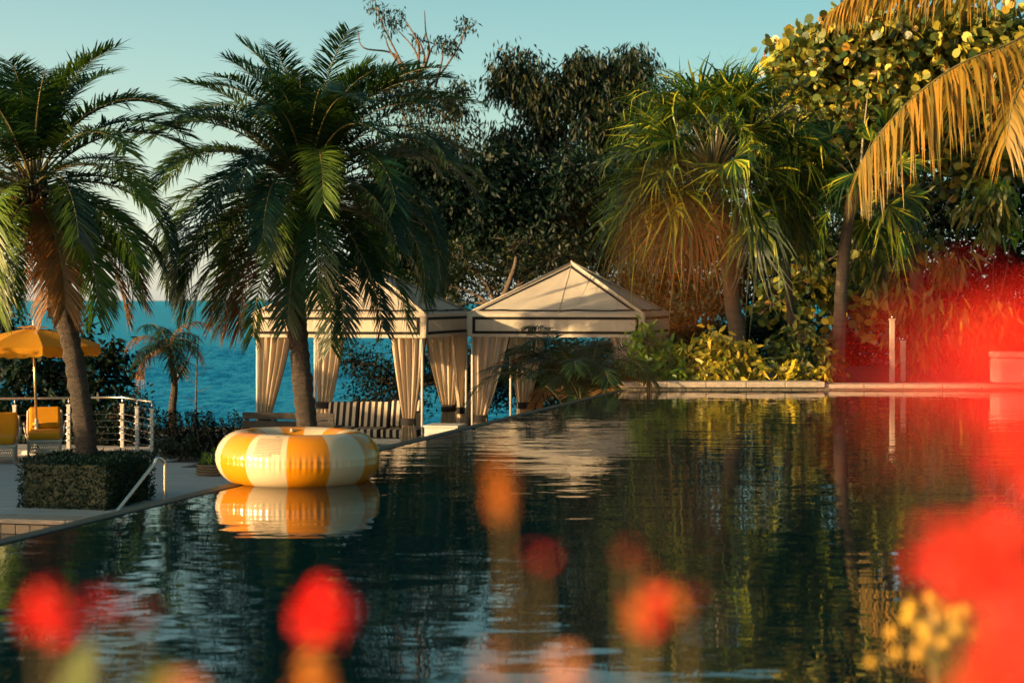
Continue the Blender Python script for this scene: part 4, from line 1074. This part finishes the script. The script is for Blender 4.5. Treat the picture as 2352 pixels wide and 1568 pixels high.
# left shrubs
gs = 'dark shrubs beyond the deck'
tree('fishtail_shrub', 'dark shrub with notched leaflets behind the yellow umbrella', 'shrub', (-8.2, 34.2, -.06),
     [(40, 860, 34, .8, .5, .6, 70), (120, 880, 34, .8, .5, .6, 75), (200, 870, 34, .7, .5, .55, 55), (20, 960, 33.6, .9, .4, .5, 80), (130, 970, 33.6, .9, .4, .5, 80), (230, 960, 33.6, .7, .4, .4, 50), (180, 750, 34.2, .35, .3, .30, 18), (250, 820, 34, .5, .4, .3, 26), (270, 890, 34, .45, .3, .3, 18)],
     'dark_leaf', .20, .075, 81, .05, .3, 'long', sub=.14, k=9, group=gs, curl=.1)
tree('dark_shrub', 'dark bush reaching up at the frame side behind the umbrella', 'shrub', (-10.6, 35.0, -.06),
     [(10, 740, 34.6, .4, .4, .5, 45), (-30, 800, 34.6, .7, .5, .6, 70), (25, 690, 34.6, .18, .2, .2, 10)],
     'dark_leaf', .13, .05, 82, .06, .8, sub=.13, k=12, group=gs)
tree('dark_shrub', 'round dark bush behind the corner of the deck railing', 'shrub', (-7.0, 33.6, -.06),
     [(270, 960, 33.2, .45, .4, .4, 45), (320, 940, 33.2, .35, .3, .35, 30), (300, 1010, 33, .6, .4, .35, 60), (220, 1010, 33, .6, .4, .3, 45), (355, 985, 33, .25, .3, .3, 20)],
     'dark_leaf', .10, .045, 83, .04, -.3, sub=.11, k=12, group=gs)
def stem_shrub(label, pxs, ybase, ytop, d, seed, leafm, n, group=gs, leaf=.09):
    rng = np.random.default_rng(seed)
    b = P((pxs[0] + pxs[1]) / 2, ybase, d); b.z = -.06
    t = thing('leafy_shrub', label, 'shrub', b, group)
    ps, ds = [], []; mb = MB()
    for k in range(n):
        x = pxs[0] + (pxs[1] - pxs[0]) * (k + rng.random()) / n; y1 = ytop + (ybase - ytop) * .75 * rng.random() ** 1.6
        p0 = P(x, ybase, d + rng.normal() * .2); p0.z = -.06; p1 = P(x + rng.normal() * 10, y1, d + rng.normal() * .25)
        mid = (p0 + p1) / 2 + Vector(rng.normal(size=3) * .05)
        mb.tube([p0, mid, p1], [.012, .009, .004], 4, cap=False)
        for j in range(34):
            f = .25 + .75 * (j / 33) ** .8; a = np.array((p0 * (1 - f) ** 2 + mid * 2 * f * (1 - f) + p1 * f * f)); th = j * 2.4
            ps.append(a); ds.append([math.cos(th), math.sin(th), .9 - .2 * rng.random()])
    stuff(mb.build('stems', M['twig'], t))
    ps = np.array(ps); ds = unit(np.array(ds) + rng.normal(size=ps.shape) * .2)
    V, F = leaf_polys(rng, ps, ds, leaf * rng.uniform(.7, 1.2, len(ps)), leaf * .36, .15, 'kite')
    stuff(fast('foliage', V, [F], M[leafm], t)); return t
stem_shrub('upright leafy bush between the deck and the sea beside the bench', (375, 470), 1060, 945, 31.0, 91, 'dark_leaf', 34)
stem_shrub('upright leafy bush with brighter tips just behind the woven planter', (455, 560), 1070, 945, 30.2, 92, 'dark_leaf', 36)
stem_shrub('low bush on the bed edge below the railing end', (355, 470), 1075, 1000, 30.0, 93, 'hedge_leaf', 30, leaf=.08)
stem_shrub('small sunlit plant growing in the woven planter', (462, 500), 1070, 1030, 27.3, 94, 'green_leaf', 7, None, .07)
# woven planter
pl = G(492, 1090); pl = Vector((pl.x, 27.2, 0))
t = thing('woven_planter', 'low oval woven planter on the deck beside the swim ring', 'planter', pl)
for k in range(4):
    z0 = .005 + k * .042
    mb = MB().lathe([(.27 - .002 * k, z0), (.285, z0 + .01), (.287, z0 + .03), (.272, z0 + .04)], 40, pl); mb.build('woven_band', M['basket'], t, smooth=True)
    mb = MB()
    for j in range(48):
        th = 2 * math.pi * j / 48; mb.box(pl + Vector((.288 * math.cos(th), .288 * math.sin(th), z0 + .02)), (.012, .016, .012), th)
    stuff(mb.build('band_studs', M['wood_old'], t))
MB().lathe([(0, .15), (.268, .15)], 32, pl).build('soil', M['soil'], t)

# lit shrubs on the raised bed
gc = 'yellow leaved shrubs along the pool coping'
def bedshrub(label, cl, leafm, seed, single, L=.15, Wd=.062, droop=.7, group=gc):
    b = sum([P(c[0], c[1], c[2]) for c in cl], Vector()) / len(cl); b.z = 1.42
    return tree('croton_shrub', label, 'shrub', b, cl, leafm, L, Wd, seed, .025, droop, 'long', group, sub=.07, k=9, curl=.3, single=single, shell=.4, barkm='twig', up=.5)
bedshrub('tall bright green shrub at the corner of the pool coping', [(1480, 785, 26.75, .22, .2, .24, 20), (1500, 840, 26.7, .28, .22, .22, 24), (1465, 850, 26.6, .2, .2, .16, 14), (1540, 850, 26.7, .2, .2, .16, 14), (1530, 800, 26.9, .18, .2, .2, 12)], 'green_leaf', 101, 180)
bedshrub('golden leaved croton bush in full sun behind the coping', [(1590, 830, 26.9, .24, .2, .24, 22), (1640, 800, 26.95, .28, .22, .30, 30), (1690, 820, 26.9, .28, .22, .28, 28), (1620, 855, 26.7, .24, .2, .12, 14), (1730, 845, 26.8, .2, .2, .18, 16), (1660, 855, 26.7, .3, .2, .12, 16)], 'croton_leaf', 102, 260)
bedshrub('olive leaved bush in half shade next to the grey stone block', [(1790, 810, 27.5, .3, .25, .25, 26), (1850, 790, 27.6, .34, .25, .32, 32), (1900, 830, 27.4, .3, .25, .25, 24), (1830, 840, 27.2, .3, .2, .15, 18)], 'hang_leaf', 103, 140)
bedshrub('low rosette plant spilling over the coping by the grey stone block', [(1800, 862, 26.6, .2, .15, .08, 12), (1840, 858, 26.6, .18, .15, .1, 12), (1880, 866, 26.6, .15, .12, .06, 7)], 'croton_leaf', 104, 60, .13, .06, .1)
o = MB().box(P(1782, 858, 26.95), (.36, .3, .26), .1).build('stone_block', M['grey_block'], bevel=.02); o.location.z += .0
tag(o, 'grey stone block half hidden by the low rosette plant', 'block')
# white posts and pale box, right
for (px, yt, lab, hh) in ((2049, 735, 'taller white garden post with cap under the hanging leaves', .9), (2074, 785, 'shorter white garden post beside the taller one', .55)):
    d = 27.8 if hh > .7 else 28.2; p = gz(px, d)
    zt = CZ - (yt - HY) / FPX * d
    t = thing('garden_post', lab, 'post', p)
    MB().box((p.x, p.y, (1.42 + zt) / 2), (.075, .075, zt - 1.42)).build('shaft', M['stone'], t, bevel=.006)
    MB().box((p.x, p.y, zt + .012), (.095, .095, .024)).build('cap', M['stone'], t, bevel=.004)
    MB().tube([(p.x, p.y, zt + .02), (p.x, p.y, zt + .07)], .016, 8).build('pin', M['steel'], t, smooth=True)
p = gz(2350, 27.4)
t = thing('storage_box', 'pale rounded storage box standing on the terrace beyond the pool', 'box', p)
MB().box((p.x + .02, p.y, 1.42 + .22), (.98, .5, .40)).build('body', M['white_paint'], t, bevel=.05)
MB().box((p.x + .02, p.y, 1.42 + .47), (1.02, .54, .10)).build('lid', M['white_paint'], t, bevel=.045)
for sx in (-1, 1): MB().box((p.x + .02 + sx * .36, p.y - .1, 1.43), (.1, .1, .06)).build('foot', M['grey_block'], t, bevel=.01)

# ------------------------------------------------------------------ blurred flowers in front of the lens
def petals(mb_pos, rng, m, parent, R_, n, name='flower', squash=.8, pl=.014):
    """flower head: florets of small petals on a dome"""
    d = unit(rng.normal(size=(n, 3))); pos = np.array(mb_pos) + d * np.array([R_, R_, R_ * squash]) * (rng.random(n) ** .35)[:, None]
    lobes = rng.normal(size=(4, 3)) * R_ * .34; pos = pos + lobes[rng.integers(0, 4, n)]
    dd = unit(d + rng.normal(size=(n, 3)) * .5)
    V, F = leaf_polys(rng, pos, dd, pl * rng.uniform(.8, 1.3, n), pl * .95, .2, 'round')
    return fast(name, V, [F], M[m], parent)
def plant(label, base, heads, leaves, seed, near=1.0, group='red flowering plants in front of the pool'):
    rng = np.random.default_rng(seed); b = Vector(base)
    t = thing('flowering_plant', label, 'plant', b, group)
    for (px, py, d, r, m, n, sq) in heads:
        d, r = d * near, r * near * .9
        c = P(px, py, d)
        fl = petals(c, rng, m, t, r, n, 'flower' if m != 'bud' else 'bud', sq, r * .62)
        sr = min(.0022, d * .0022) if d > .32 else .0003
        low = Vector((b.x + (c.x - b.x) * .55, b.y + (c.y - b.y) * .55, b.z + (c.z - b.z) * .45))
        MB().tube(interp_path([b, low, c - Vector((0, 0, r * .6))], 10), [sr - sr * .5 * i / 10 for i in range(11)], 5).build('stem', M['stem_warm'], t, smooth=True)
    for (px, py, d, L) in leaves:
        p = P(px, py, d)
        V, F = leaf_polys(rng, np.array([p]), unit(rng.normal(size=(1, 3)) + np.array([[0, 0, .3]])), L, L * .45, .2, 'long')
        fast('leaf', V, [F], M['flower_leaf'], t)
    return t
TZ = 1.50
plant('plant with single scarlet heads over the left half of the pool', (-.16, .85, TZ),
      [(88, 1408, 1.25, .0135, 'red_petal', 60, 1.0), (130, 1420, 1.3, .012, 'red_petal', 40, .8), (235, 1395, 1.15, .009, 'red_petal', 10, .5), (320, 1410, 1.15, .008, 'red_petal', 7, .5),
       (728, 1400, 1.45, .019, 'red_petal', 90, 1.15), (725, 1520, 1.40, .012, 'orange_petal', 14, 1.5), (720, 1570, 1.35, .013, 'orange_petal', 30, 1.0), (425, 1590, 1.05, .010, 'peach_petal', 30, .6)],
      [(300, 1640, 1.2, .05), (600, 1650, 1.3, .05), (150, 1660, 1.2, .06)], 201, .68)
plant('plant with small orange red heads over the middle of the pool', (.06, .8, TZ),
      [(1492, 1395, 1.5, .0165, 'red_petal', 40, 1.0), (1488, 1400, 1.5, .0165, 'orange_petal', 34, 1.0), (1580, 1372, 1.5, .007, 'red_petal', 10, .6), (1437, 1262, 1.4, .006, 'red_petal', 12, 1.0), (1478, 1302, 1.4, .006, 'red_petal', 10, 1.0), (1235, 1275, 1.2, .008, 'red_petal', 8, .6),
       (1155, 1110, 1.4, .0085, 'orange_petal', 60, 4.5), (1125, 1545, 1.1, .009, 'peach_petal', 14, 1.3), (1285, 1560, 1.1, .012, 'peach_petal', 22, .9)],
      [(1120, 1640, .9, .05), (1400, 1660, 1.2, .05)], 202, .7)
plant('plant crowded with big scarlet heads at the right of the pool', (.42, .62, TZ),
      [(2330, 820, .42, .012, 'red_petal', 26, 1.0), (2200, 780, .30, .006, 'red_petal', 24, 1.0), (2090, 850, .28, .005, 'red_petal', 12, 1.0), (2250, 900, .28, .005, 'red_petal', 16, 1.0), (2030, 930, .27, .004, 'red_petal', 7, 1.0), (2200, 985, .27, .005, 'red_petal', 8, 1.0), (2420, 880, .45, .018, 'red_petal', 60, 1.2), (2130, 880, .34, .004, 'red_petal', 3, .6),
       (2230, 1285, .85, .018, 'red_petal', 60, .8), (2330, 1280, .85, .020, 'red_petal', 90, .9), (2150, 1285, .85, .012, 'red_petal', 14, .8), (2390, 1420, .8, .018, 'red_petal', 70, 1.2), (2350, 1560, .8, .020, 'red_petal', 80, .8), (2260, 1600, .8, .018, 'red_petal', 50, .6)],
      [(2330, 1640, .8, .05), (2400, 1640, .8, .06)], 203)
plant('stem with tiny orange blossoms leaning close before the fan palm', (.16, .35, TZ),
      [(1550, 570, .27, .0045, 'orange_petal', 6, 1.0), (1380, 540, .25, .0035, 'orange_petal', 2, 1.0)], [], 204)
rb = np.random.default_rng(9)
tb = thing('budding_stem', 'stem with a cluster of round yellow buds among the scarlet heads', 'plant', (.52, 2.0, TZ))
hub = P(2140, 1500, 2.1)
MB().tube(interp_path([Vector((.52, 2.0, TZ)), Vector((.515, 2.05, 2.0)), hub], 10), .004, 6).build('stem', M['stem_warm'], tb, smooth=True)
for (x, y, s_) in ((2130, 1465, 1), (2093, 1395, 1), (2165, 1475, .9), (2048, 1452, .9), (2085, 1420, 1), (2200, 1440, 1.1), (2180, 1460, 1), (2135, 1375, .9), (2060, 1500, .8), (2215, 1405, 1), (2110, 1500, 1), (2150, 1420, 1.2), (2230, 1450, 1), (2000, 1520, .7), (2160, 1390, .9), (2120, 1440, 1), (2190, 1410, 1)):
    c = P(x, y, 2.1 + rb.normal() * .03); r = .0085 * s_
    MB().lathe([(0, r * 1.15), (r * .6, r * .85), (r, 0), (r * .7, -r * .7), (0, -r)], 10, c).build('bud', M['bud'], tb, smooth=True)
    MB().tube([hub, (hub + c) / 2 + Vector((0, 0, .004)), c], .0014, 4).build('bud_stalk', M['stem_warm'], tb)
